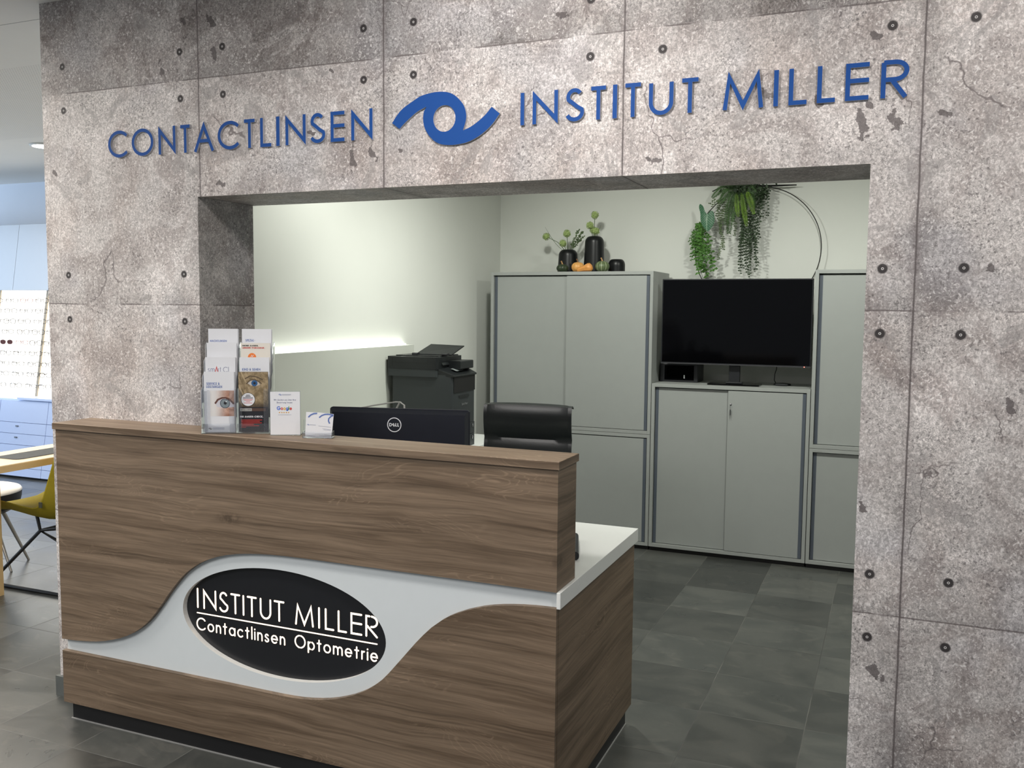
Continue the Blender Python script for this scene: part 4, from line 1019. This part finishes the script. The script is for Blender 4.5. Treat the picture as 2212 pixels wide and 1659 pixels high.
pad('backrest', backprof(.47, 1.098, 4), -.222, .222, M_LEATH, ch, .012)
sp_ = [(-.27+.36*i/24, .455+.010*abs(math.sin(i/24*4*PI))-.02*math.sin(i/24*PI)) for i in range(25)]
pad('seat', [(y, z) for y, z in sp_], -.235, .235, M_LEATH, ch, .03)
for sg in (1, -1):
    m = MB(); m.tube([(sg*.228, -.22, .455), (sg*.228, .02, .445), (sg*.228, .10, .52), (sg*.16, .19, .72), (sg*.14, .20, .86)], .009, 8); m.build('side_rail', M_CHROME, ch, smooth=True)
m = MB(); m.tube([(0, 0, .10), (0, 0, .44)], .022, 14); m.build('gas_column', M_CHROME, ch, smooth=True)
for k in range(5):
    a = 2*PI*k/5+.3; m = MB(); m.tube([(0, 0, .105), (.15*math.cos(a), .15*math.sin(a), .095), (.29*math.cos(a), .29*math.sin(a), .075)], [.02, .014, .011], 8); f_ = m.build('base_arm', M_CHROME, ch, smooth=True)
    m = MB(); m.T = Matrix.Translation((.29*math.cos(a), .29*math.sin(a), .031)) @ Matrix.Rotation(a, 4, 'Z') @ Matrix.Rotation(PI/2, 4, 'X'); m.lathe([(.030, -.02), (.030, .02)], 0, 0, 16); m.build('caster', M_BPL, f_)

# ================================================================== LEAFLET RACK and what stands on the counter
TOPZ = 1.1370
rk_rot = .50
R0 = Vector((.893, -.170, TOPZ))
rack = empty('leaflet_rack', R0, 'clear acrylic leaflet rack with eight pockets on the left of the counter top', 'leaflet rack', rotz=rk_rot)
LW, GAP = .100, .012
TY = [.014, .040, .066, .092]; TZ = [.004, .052, .100, .148]
m = MB(); m.box(0, .232, 0, .108, 0, .003); m.box(0, .232, .1055, .108, .003, .31)
m.build('base_and_back', M_ACR, rack)
for xx in (0.0, .115, .2300):
    m = MB(); m.prism([(.0, .003), (.107, .003), (.107, .31), (.080, .30), (.080, .255), (.054, .245), (.054, .205), (.028, .195), (.028, .16), (.002, .15)], xx, xx+.002, 'x')
    m.build('side_wall', M_ACR, rack)
for i in range(4):
    for c in range(2):
        xx = .004+c*.114
        m = MB(); y_ = TY[i]-.011; z_ = TZ[i]
        m.rbox(xx, xx+.018, y_, y_+.0018, z_, z_+.15, .006, 'y'); m.rbox(xx+.090, xx+.108, y_, y_+.0018, z_, z_+.15, .006, 'y'); m.box(xx, xx+.108, y_, y_+.0018, z_, z_+.03)
        m.build('pocket_front', M_ACR, rack)

def toworld(loc, rotz, base):  # local point on a rotated stand -> world
    return Vector(base)+Matrix.Rotation(rotz, 3, 'Z') @ Vector(loc)
def leaflet(c, tier, label, paper, H=.207, extra=0, name='leaflet'):
    p = toworld((.009+c*.114, TY[tier], TZ[tier]), rk_rot, R0)
    e = MB(); e.box(0, LW, 0, .0012, 0, H); o = e.build(name, paper, loc=p, rotz=rk_rot)
    tag(o, label, 'leaflet', 'leaflets in the acrylic rack')
    for k in range(extra):
        e = MB(); e.box(0, LW, 0, .0010, 0, H-.001*k)
        p2 = toworld((.009+c*.114+.0012*(k+1), TY[tier]+.0022*(k+1), TZ[tier]), rk_rot, R0)
        tag(e.build(name, M_WHT, loc=p2, rotz=rk_rot), 'spare white leaflet tucked behind the front one in a rack pocket', 'leaflet', 'spare leaflets in the acrylic rack')
    return o
def flat(o, pts, m, y=-.0003, name='print'):
    q = MB(); q.add([(a, y, b) for a, b in pts], [tuple(range(len(pts)))]); return q.build(name, m, o)
def rect(x0, x1, z0, z1): return [(x0, z0), (x1, z0), (x1, z1), (x0, z1)]
def ell(cx, cz, a, b, n=28): return [(cx+a*math.cos(2*PI*k/n), cz+b*math.sin(2*PI*k/n)) for k in range(n)]
def words(o, items, m, name='title'):
    q = MB()
    for (t_, x0, x1, z, h, wt) in items: line_text(q, t_, x0, x1, z, h, wt, -.0006, -.0002, gap=.22)
    q.build(name, [m, m], o)
def rules(o, rows, m, name='small_print'):
    q = MB()
    for (x0, x1, z, h) in rows: q.box(x0, x1, -.0006, -.0002, z, z+h)
    q.build(name, m, o)
def minilogo(o, x, z, sc, m): 
    q = MB(); logo_mesh(q, x, z, sc, -.0007, -.0002); q.build('printed_emblem', [m, m], o)

def eye_photo(o, x0, x1, z0, z1):
    t = NT('skin_photo', .4); n_ = t.noise(t.P, 30, 4, .6, .4)
    f = ((t.x-x0)/(x1-x0)).ramp(.1, .75)
    t.color(t.mix(f, (.80, .78, .76), t.mix(n_.ramp(.35, .65), (.36, .17, .11), (.66, .42, .32))))
    pic = flat(o, rect(x0, x1, z0, z1), t.m, -.0004, 'eye_photo')
    cx, cz = x0+(x1-x0)*.62, z0+(z1-z0)*.50
    flat(pic, [(cx-.036, cz+.004), (cx-.018, cz+.014), (cx-.004, cz+.0175), (cx+.010, cz+.0155), (x1-.0005, cz-.004), (x1-.0005, cz-.0125), (cx-.004, cz-.0155), (cx-.026, cz-.0125)], plain('eyeball_white', (.66, .65, .70), .3), -.0005, 'eye_white')
    flat(pic, [p for p in ell(cx, cz, .0168, .0170, 36) if p[1] < cz+.0152], plain('iris_rim', (.06, .075, .10), .3), -.0006, 'iris_rim')
    flat(pic, [p for p in ell(cx, cz, .0145, .0148, 36) if p[1] < cz+.0135], plain('grey_blue_iris', (.24, .29, .31), .3, var=.6, scale=420), -.00065, 'iris')
    flat(pic, ell(cx+.0005, cz+.001, .0052, .0054, 16), M_DARKINK, -.0007, 'pupil')
    flat(pic, ell(cx+.0035, cz+.006, .0022, .0022, 10), M_WHT, -.0008, 'catch_light')
    q = MB(); ribbon(q, [(x0+.016, cz-.001), (cx-.024, cz+.0125), (cx-.010, cz+.0185), (cx+.002, cz+.019), (cx+.014, cz+.014), (x1-.001, cz-.002)], .0030, -.0008, -.0005); q.build('upper_lid', [plain('lid_brown', (.13, .055, .04), .5)]*2, pic)

# front row left
o = leaflet(0, 0, 'white leaflet with a close-up eye photo, front left pocket, headed SERVICE & LEISTUNGEN', M_WHT, extra=3)
words(o, [('SERVICE &', .008, .052, .162, .0085, .0007), ('LEISTUNGEN', .008, .060, .1515, .0085, .0007)], M_INK)
eye_photo(o, .020, .0995, .055, .143); minilogo(o, .019, .012, .035, M_DARKINK); rules(o, [(.028, .066, .013, .0022), (.028, .066, .0085, .0012)], M_INK2)
# front row right: dark leaflet
dk = plain('dark_leaflet', (.018, .019, .024), .4)
o = leaflet(1, 0, 'dark leaflet with half a face and blue eye, front right pocket, headed IHR AUGEN-CHECK', dk)
t = NT('face_photo', .4)
n1 = t.noise(t.vec(t.x*1.0+t.z*.35, 0, t.z*.8-t.x*.5), 60, 4, .6, .4); st_ = t.noise(t.vec((t.x*1.0+t.z*.45)*160, 0, t.z*6), 1, 3, .5, .2)
col = t.mix(n1.ramp(.35, .7), (.20, .145, .075), (.42, .32, .19)); col = t.mix(st_.ramp(.5, .66)*t.x.ramp(.055, .0), col, (.58, .46, .28)); col = t.mix(t.z.ramp(.11, .086)*.85, col, (.05, .035, .025))
t.color(col)
pic = flat(o, rect(0.0005, .0995, .086, .2065), t.m, -.0004, 'face_photo')
flat(pic, [(.030, .168), (.040, .177), (.055, .179), (.068, .171), (.073, .163), (.060, .158), (.042, .160)], plain('eye_white_print', (.55, .52, .48), .4), -.0006, 'eye_white')
flat(pic, ell(.054, .168, .0105, .0105), plain('blue_iris', (.035, .11, .26), .3, var=.4, scale=250), -.0007, 'iris'); flat(pic, ell(.054, .168, .0042, .0042, 14), M_DARKINK, -.0008, 'pupil')
q = MB(); ribbon(q, [(.026, .165), (.040, .178), (.055, .181), (.070, .173), (.078, .166)], .0016, -.0009, -.0005); ribbon(q, [(.022, .183), (.040, .193), (.060, .190), (.082, .180)], .0017, -.0009, -.0005); q.build('brow_and_lid', [plain('brow_brown', (.11, .075, .042), .5)]*2, pic)
disc = flat(o, ell(.032, .112, .024, .0235), M_DARKINK, -.0009, 'round_badge'); d2 = flat(disc, ell(.032, .112, .0225, .0222), M_WHT, -.0012, 'badge_face')
q = MB()
for i, (w_, zz) in enumerate([(.012, .126), (.016, .1215), (.030, .1165)]): q.box(.032-w_/2*1.1, .032+w_/2*1.1, -.0015, -.0013, zz, zz+.0022)
q.build('badge_print', M_DARKINK, d2); q = MB()
for i, (w_, zz) in enumerate([(.032, .112), (.026, .108), (.014, .104), (.028, .0995)]): q.box(.032-w_/2, .032+w_/2, -.0015, -.0013, zz, zz+.0014)
q.build('badge_red_print', M_RED, d2)
flat(o, rect(.005, .044, .072, .082), plain('silver_bar', (.42, .42, .40), .4), -.0006, 'silver_bar')
flat(o, rect(.044, .091, .072, .082), plain('brown_bar', (.10, .06, .045), .4), -.0006, 'brown_bar')
q = MB()
for k, c_ in enumerate('MILLER'): glyph(q, c_, .0075+k*.0058, .0112+k*.0058+(.0006 if c_ != 'I' else 0), .0750, .0042, .00032, -.0009, -.0006)
q.build('bar_title', [M_DARKINK]*2, o)
words(o, [('IHR AUGEN-CHECK.', .005, .082, .050, .0062, .00075)], M_WHT)
rules(o, [(.008, .078, .0405, .0022), (.008, .070, .0355, .0022), (.008, .077, .0305, .0022), (.008, .050, .0255, .0022), (.008, .068, .0205, .0022), (.008, .024, .0155, .0022)], M_RED)
# second tier
o = leaflet(0, 1, 'white leaflet with grey smArt title and red letter A, second tier left', M_WHT, extra=4)
q = MB(); line_text(q, 'sm', .008, .031, .156, .020, .0009, -.0006, -.0002, gap=.16); line_text(q, 'rt', .042, .053, .156, .020, .0009, -.0006, -.0002, gap=.14); line_text(q, '.CI', .055, .078, .156, .018, .0009, -.0006, -.0002, gap=.1); q.build('title', [M_INK2]*2, o)
q = MB(); ribbon(q, [(.033, .156), (.0375, .1735), (.042, .156)], .0013, -.0007, -.0002); q.build('red_letter', [M_RED]*2, o)
o = leaflet(1, 1, 'white leaflet headed KIND & SEHEN, second tier right', M_WHT, extra=1)
words(o, [('KIND & SEHEN', .009, .070, .1615, .0080, .00062)], M_INK)
# third tier
o = leaflet(0, 2, 'plain white leaflet in the third tier, left side', M_WHT, extra=2)
o = leaflet(1, 2, 'cream leaflet with an orange disc headed DEINE AUGEN UNSERE VORSORGE, third tier right', M_CREAM, extra=1)
words(o, [('DEINE AUGEN.', .006, .060, .1955, .0050, .0007)], M_DARKINK); words(o, [('UNSERE VORSORGE.', .006, .082, .188, .0050, .0007)], M_RED, 'red_title')
d_ = flat(o, ell(.038, .156, .0145, .0165), M_ORANGE, -.0005, 'orange_disc'); q = MB(); ribbon(q, [(.034, .158), (.037, .165), (.040, .160), (.043, .166)], .0007, -.0009, -.0005); q.build('disc_mark', [M_WHT]*2, d_)
# top tier
o = leaflet(0, 3, 'white leaflet headed NACHTLINSEN in the top tier, left side', M_WHT, extra=2)
words(o, [('NACHTLINSEN', .006, .062, .1615, .0070, .0006)], M_INK)
o = leaflet(1, 3, 'white leaflet headed SPEZIAL- in the top tier, right side', M_WHT, extra=2)
words(o, [('SPEZIAL-', .012, .045, .1635, .0080, .00062)], M_INK); rules(o, [(.012, .052, .156, .0012)], M_INK)

# review card in an acrylic stand
g_rot = .47; G0 = Vector((1.121, -.092, TOPZ))
st = empty('card_stand', G0, 'clear acrylic upright stand holding the review card on the counter', 'card stand', rotz=g_rot)
m = MB(); m.box(-.001, .100, .0025, .0045, .0, .1505); m.box(-.001, .100, -.003, .045, .0, .002); m.build('holder', M_ACR, st)
m = MB(); m.box(.0, .099, -.0012, .0010, 0.0022, .1475); card = m.build('review_card', M_WHT, loc=G0, rotz=g_rot)
tag(card, 'white upright card with a Google review request and five small stars', 'card')
card_y = -.0014
q = MB(); line_text(q, 'Wir wurden uns uber Ihre', .012, .086, .118, .0052, .00045, -.0018, -.0013, gap=.2); line_text(q, 'Bewertung freuen.', .022, .075, .109, .0052, .00045, -.0018, -.0013, gap=.2)
for ux, uz in ((.0262, .1232), (.0277, .1232), (.0590, .1232), (.0605, .1232)): q.box(ux, ux+.0006, -.0018, -.0013, uz, uz+.0007)
q.build('request_text', [M_INK2]*2, card)
GC = {'b': (.03, .13, .62), 'r': (.62, .05, .035), 'y': (.80, .45, .02), 'g': (.03, .32, .08)}
for ch_, a, b_, c_ in [('G', .022, .0335, 'b'), ('o', .0345, .0425, 'r'), ('o', .0435, .0515, 'y'), ('g', .0525, .0600, 'b'), ('l', .0612, .0627, 'g'), ('e', .0640, .0722, 'r')]:
    q = MB(); glyph(q, ch_, a, b_, .0860, .0125, .0011, -.0018, -.0013, cap=True); q.build('coloured_letter', [plain('print_'+c_, GC[c_], .5)]*2, card)
gold = plain('gold_print', (.72, .38, .06), .5)
q = MB()
for k in range(5):
    cx = .031+k*.0075; pts = [(cx+(.0031 if j % 2 == 0 else .0014)*math.sin(j*PI/5), .0775+(.0031 if j % 2 == 0 else .0014)*math.cos(j*PI/5)) for j in range(10)]
    q.add([(a, -.0016, b_) for a, b_ in pts], [tuple(range(10))])
q.build('five_stars', gold, card)
q = MB(); q.box(.026, .070, -.0018, -.0013, .0695, .0703); q.box(.040, .070, -.0018, -.0013, .1385, .1395); q.box(.040, .068, -.0018, -.0013, .1362, .1368); q.build('small_print', M_INK2, card)
q = MB(); logo_mesh(q, .0335, .138, .030, -.0018, -.0013); q.build('printed_emblem', [M_INK]*2, card)
# business cards
b_rot = .36; B0 = Vector((1.256, -.098, TOPZ))
bh = empty('card_holder', B0, 'small clear acrylic holder with business cards beside the monitor', 'card holder', rotz=b_rot)
m = MB(); m.box(-.001, .098, -.003, -.0015, 0, .020); m.box(-.001, .098, -.003, .040, 0, .002); m.box(-.001, .098, .014, .0155, 0, .060); m.box(-.001, .0005, -.003, .03, 0, .022); m.box(.0965, .098, -.003, .03, 0, .022); m.build('holder', M_ACR, bh)
for i, (dx, dy, lab, tilt) in enumerate([(.006, .0066, 'white business card leaning left in the small holder, half covered', .05), (.040, .0030, 'white business card on the right in the small holder, fully visible', .10)]):
    p = toworld((dx, dy, .0035), b_rot, B0)
    m = MB(); m.box(0, .055, 0, .001, 0, .083); o = m.build('business_card', M_WHT, loc=p); o.rotation_euler = (0, tilt, b_rot)
    tag(o, lab, 'business card', 'business cards in the small holder')
    q = MB(); ribbon(q, [(.008, .066), (.016, .074), (.026, .079), (.037, .0805), (.054, .0800)], .0022, -.0006, -.0002); ribbon(q, [(.054, .0785), (.046, .074), (.040, .066), (.040, .058), (.0445, .050)], .0022, -.0006, -.0002); q.build('printed_emblem', [M_INK]*2, o)
    if i: rules(o, [(.008, .050, .038, .0009), (.022, .050, .030, .0009), (.026, .050, .027, .0009), (.03, .050, .010, .0009), (.014, .050, .006, .0009)], M_INK2)
    else: 
        rules(o, [(.014, .034, .0405, .0012), (.008, .040, .004, .0008)], M_INK2); minilogo(o, .009, .041, .022, M_INK)

# ================================================================== SHOP BEYOND THE WALL'S LEFT END
SY = 3.2; LEAN = .2
du = empty('drawer_unit', (-5.3, SY, 0), 'drawer unit, tinted blue as by daylight, under the lit spectacles display', 'drawer unit')
boxobj('carcass', M_CABB, du, 0, 2.6, .02, .44, .02, .722)
b = MB(); b.box(0.01, 2.59, .05, .40, 0, .02); b.build('kick_base', M_GAP, du)
def lean_panel(m, xa, xb, z0, z1, y0, y1, ref):
    """panel whose vertical sides lean like the shop's shop-fitting joints"""
    f = lambda x, z: x+(z-ref)*LEAN
    vs = [(f(xa, z0), y0, z0), (f(xb, z0), y0, z0), (f(xb, z1), y0, z1), (f(xa, z1), y0, z1), (f(xa, z0), y1, z0), (f(xb, z0), y1, z0), (f(xb, z1), y1, z1), (f(xa, z1), y1, z1)]
    m.add(vs, [(0, 1, 2, 3), (4, 7, 6, 5), (0, 4, 5, 1), (1, 5, 6, 2), (2, 6, 7, 3), (3, 7, 4, 0)])
dz = [(.004, .097), (.101, .306), (.310, .408), (.412, .511), (.515, .710)]
for cxs in (-4.99, -4.395, -3.796):           # right edges of the drawer columns at z = .71
    for k, (z0, z1) in enumerate(dz):
        m = MB(); lean_panel(m, cxs-.595+5.3, cxs-.003+5.3, max(z0, .022), z1, 0, .02, .71); f_ = m.build('drawer_front', M_CABB, du)
        if k in (2, 3):
            hxp = cxs-.36+5.3+(z0-.71)*LEAN; m = MB(); m.box(hxp, hxp+.030, -.008, 0, z1-.036, z1-.026); m.build('handle', M_HAND, f_)
for k, (z0, z1) in enumerate(dz):
    m = MB(); lean_panel(m, -3.794+5.3, -3.20+5.3, max(z0, .022), z1, 0, .02, .71); m.build('drawer_front', M_CABB, du)
m = MB(); m.box(-.005+1.14, 2.605, -.02, .44, .7225, .742); m.build('top_board', M_CABB, du)
# lit display
dp = empty('lit_display', (-5.3, SY+.10, .745), 'backlit cream display panel with beige posts holding rows of spectacles', 'display')
m = MB(); m.box(0, 2.6, 0, .04, 0, .95); m.build('glowing_panel', M_LITPANEL, dp)
for px_ in (-4.47, -3.872):
    m = MB(); lean_panel(m, px_-.013+5.3, px_+.013+5.3, 0.0, .95, -.012, -.001, .95); m.build('post', M_POST, dp)
uc = empty('wall_cupboard', (-5.3, SY, 1.695), 'pale bluish white cupboards above the lit spectacles display', 'cupboard')
boxobj('carcass', M_CABW, uc, 0, 2.6, .02, .44, 0, .575)
for cxs in (-5.28, -4.68, -4.081, -3.48):
    m = MB(); lean_panel(m, cxs+5.3, cxs+.595+5.3, .003, .572, 0, .02, .575); m.build('cupboard_door', M_CABW, uc)
# spectacles
def specs(mat, dark=False):
    m = MB(); w, h = .025, .021
    for sg in (-1, 1):
        cx = sg*.034; pts = []
        for k in range(25):
            a = 2*PI*k/24; pts.append((cx+w*math.copysign(abs(math.cos(a))**.8, math.cos(a)), 0, h*math.copysign(abs(math.sin(a))**.85, math.sin(a))-.004))
        m.tube(pts, .0023, 5, False)
    m.tube([(-.010, 0, .004), (0, -.002, .008), (.010, 0, .004)], .0023, 5)
    o = m.build('spectacles', mat)
    for sg in (-1, 1):
        q = MB(); q.tube([(sg*.059, 0, .006), (sg*.064, .01, .007), (sg*.066, .066, .003), (sg*.066, .080, -.010)], .0020, 5); q.build('temple', mat, o)
        if dark:
            q = MB(); q.add([(sg*.034+.024*math.cos(2*PI*k/20), .0005, .0205*math.sin(2*PI*k/20)-.004) for k in range(20)], [tuple(range(20))]); q.build('tinted_lens', plain('brown_lens', (.13, .06, .06), .15), o)
    return o
rows = [1.608, 1.517, 1.425, 1.332, 1.237, 1.142, 1.047, .955, .852]
protos = {}
ordn = ['top', 'second', 'third', 'fourth', 'fifth', 'sixth', 'seventh', 'eighth', 'bottom']
cols = [('left edge of the photo', -4.395), ('left of the middle', -4.205), ('beside the slanting post', -4.015), ('right, near the concrete wall', -3.83), ('half hidden by the concrete wall', -3.66)]
rnd = random.Random(3)
for ri, z in enumerate(rows):
    for ci, (cn, cx0) in enumerate(cols):
        x = cx0-(1.608-z)*.24+rnd.uniform(-.008, .008)
        if x > -3.70+(-.03 if z < 1.2 else 0): continue
        dark = (ri == 4 and ci == 1)
        key = 'd' if dark else ('r' if (ri, ci) in ((0, 2), (4, 2)) else 'k')
        if key not in protos:
            o = specs(plain('dark_red_frame', (.13, .035, .04), .3) if key == 'd' else M_FRAME2 if key == 'r' else M_FRAME, dark); protos[key] = o
        else: o = copy_tree(protos[key])
        o.location = (x, SY-.005, z); o.rotation_euler.z = rnd.uniform(.12, .32); o.scale = (.98, 1, rnd.uniform(.85, 1.05))
        lab = 'tinted sunglasses in the fifth row of the lit display' if dark else 'spectacles in the %s row of the display, %s' % (ordn[ri], cn)
        tag(o, lab, 'spectacles', 'spectacles on the lit display')
# transparent rods that carry them
for ri, z in enumerate(rows):
    m = MB(); m.tube([(-5.0, SY+.052, z+.004), (-3.05, SY+.052, z+.004)], .0018, 6)
    for k in range(5): m.tube([(-4.9+k*.43, SY+.052, z+.004), (-4.9+k*.43, SY+.0995, z+.004)], .0018, 6)
    tag(m.build('display_rail', M_ACR), 'thin clear rail carrying the %s row of spectacles on the lit display' % ordn[ri], 'rail', 'clear rails of the lit display')
# ceiling lamp
dl = empty('ceiling_downlight', (-2.625, 2.24, CZ), 'round white downlight recessed in the shop ceiling', 'ceiling light')
m = MB(); m.lathe([(.098, -.001), (.098, -.010), (.080, -.012), (.080, -.001)], 0, 0, 40); m.build('rim', M_WHITE, dl, smooth=True)
m = MB(); m.lathe([(.079, -.0125), (.079, -.014)], 0, 0, 40); m.build('diffuser', emit('lamp_glow', (1, .97, .9), 9), dl)
# table
TBX0, TBX1, TBY0, TBY1 = -1.515, -1.115, .30, 1.75
tb = empty('consulting_table', (TBX0, TBY0, 0), 'pale birch table beyond the left end of the concrete wall', 'table')
boxobj('tabletop', [M_TBLTOP], tb, 0, .40, 0, 1.45, .712, .750, bevel=.002)
boxobj('top_edge', M_WOODL, tb, .4001, .4035, .0, 1.45, .712, .7465)
boxobj('panel_leg', M_WOODL, tb, .08, .172, .44, .50, 0, .712)
boxobj('panel_leg', M_WOODL, tb, .08, .197, 1.38, 1.44, 0, .712)
m = MB(); m.rbox(.135, .318, .492, .90, .7505, .7535, .04, 'z'); o = m.build('desk_mat', M_MAT, loc=(TBX0, TBY0, 0))
tag(o, 'grey felt mat with rounded corners lying on the birch table', 'mat')
# mustard chair
mc = empty('mustard_chair', (-1.20, 1.06, 0), 'mustard yellow upholstered chair with black wire sled frame by the birch table', 'chair')
def shell(mat):
    m = MB(); rowsN = 14; N = 15; V_ = []
    prof = [(-.33, .452), (-.30, .466), (-.22, .462), (-.12, .452), (-.02, .440), (.06, .436), (.11, .448), (.150, .48), (.178, .53), (.204, .60), (.230, .67), (.254, .74), (.270, .79), (.278, .82)]
    for side in (0, 1):
        for i, (x, z) in enumerate(prof):
            hw = .235-.03*(i/13)**2-(.06 if i in (0, 13) else 0)
            a = Vector((prof[min(i+1, 13)][0]-prof[max(i-1, 0)][0], prof[min(i+1, 13)][1]-prof[max(i-1, 0)][1])).normalized()
            for k in range(N):
                u = k/(N-1)*2-1; lift = .055*abs(u)**2.5*(1 if i > 1 else .4)
                t_ = (.034*(1-abs(u)**6)+.006) if side else 0
                nx, nz = -a.y, a.x
                V_.append((x+nx*(lift-t_), u*hw, z+nz*(lift-t_)))
    f = []
    for s_ in (0, 1):
        o_ = s_*14*N
        for i in range(13):
            for k in range(N-1):
                q_ = (o_+i*N+k, o_+i*N+k+1, o_+(i+1)*N+k+1, o_+(i+1)*N+k); f.append(q_ if s_ == 0 else q_[::-1])
    b0 = 14*N
    f += [(i*N, (i+1)*N, b0+(i+1)*N, b0+i*N) for i in range(13)]+[(i*N+N-1, b0+i*N+N-1, b0+(i+1)*N+N-1, (i+1)*N+N-1) for i in range(13)]
    f += [(k, b0+k, b0+k+1, k+1) for k in range(N-1)]+[(13*N+k, 13*N+k+1, b0+13*N+k+1, b0+13*N+k) for k in range(N-1)]
    m.add(V_, f); return m
shl = shell(M_MUST).build('seat_shell', M_MUST, mc, smooth=True)
m = MB(); m.rbox(.118, .140, -.243, -.238, .50, .53, .004, 'y'); m.build('fabric_tag', plain('dark_tag', (.05, .05, .03), .6), mc)
for sg in (-1, 1):
    yy = sg*.16
    bx_ = -.38 if sg < 0 else .06
    m = MB(); m.tube([(bx_, yy, .010), (.34, yy, .010)], .010, 8)
    m.tube([(bx_, yy, .010), (-.06, sg*.09, .325), (-.10, sg*.08, .425)], .010, 8)
    m.tube([(.34, yy, .010), (.10, sg*.10, .28), (-.06, sg*.09, .325), (.14, sg*.09, .36), (.13, sg*.09, .42)], .010, 8)
    m.build('sled_frame', M_WIRE, mc, smooth=True)
m = MB(); m.tube([(-.06, -.09, .325), (-.06, .09, .325)], .009, 8); m.tube([(.10, -.10, .28), (.10, .10, .28)], .009, 8); m.build('cross_bar', M_WIRE, mc, smooth=True)
# pale round chair behind the table
wc = empty('pale_stool', (-2.03, 1.16, 0), 'round stool with cream top and dark underside, steel legs, behind the birch table', 'stool')
m = MB(); m.lathe([(.02, .468), (.22, .466), (.245, .458), (.255, .445), (.255, .440)], 0, 0, 48); m.build('seat', M_SHELLW, wc, smooth=True)
m = MB(); m.lathe([(.254, .4398), (.250, .40), (.235, .345), (.18, .315), (.05, .305)], 0, 0, 48); m.build('underside', M_BPL, wc, smooth=True)
for (fx, fy) in ((.34, -.04), (.206, .187), (-.27, .05), (-.06, -.28)):
    m = MB(); m.tube([(fx*.5, fy*.5, .33), (fx, fy, .0)], [.013, .007], 10); m.build('leg', M_TAPER, wc, smooth=True)
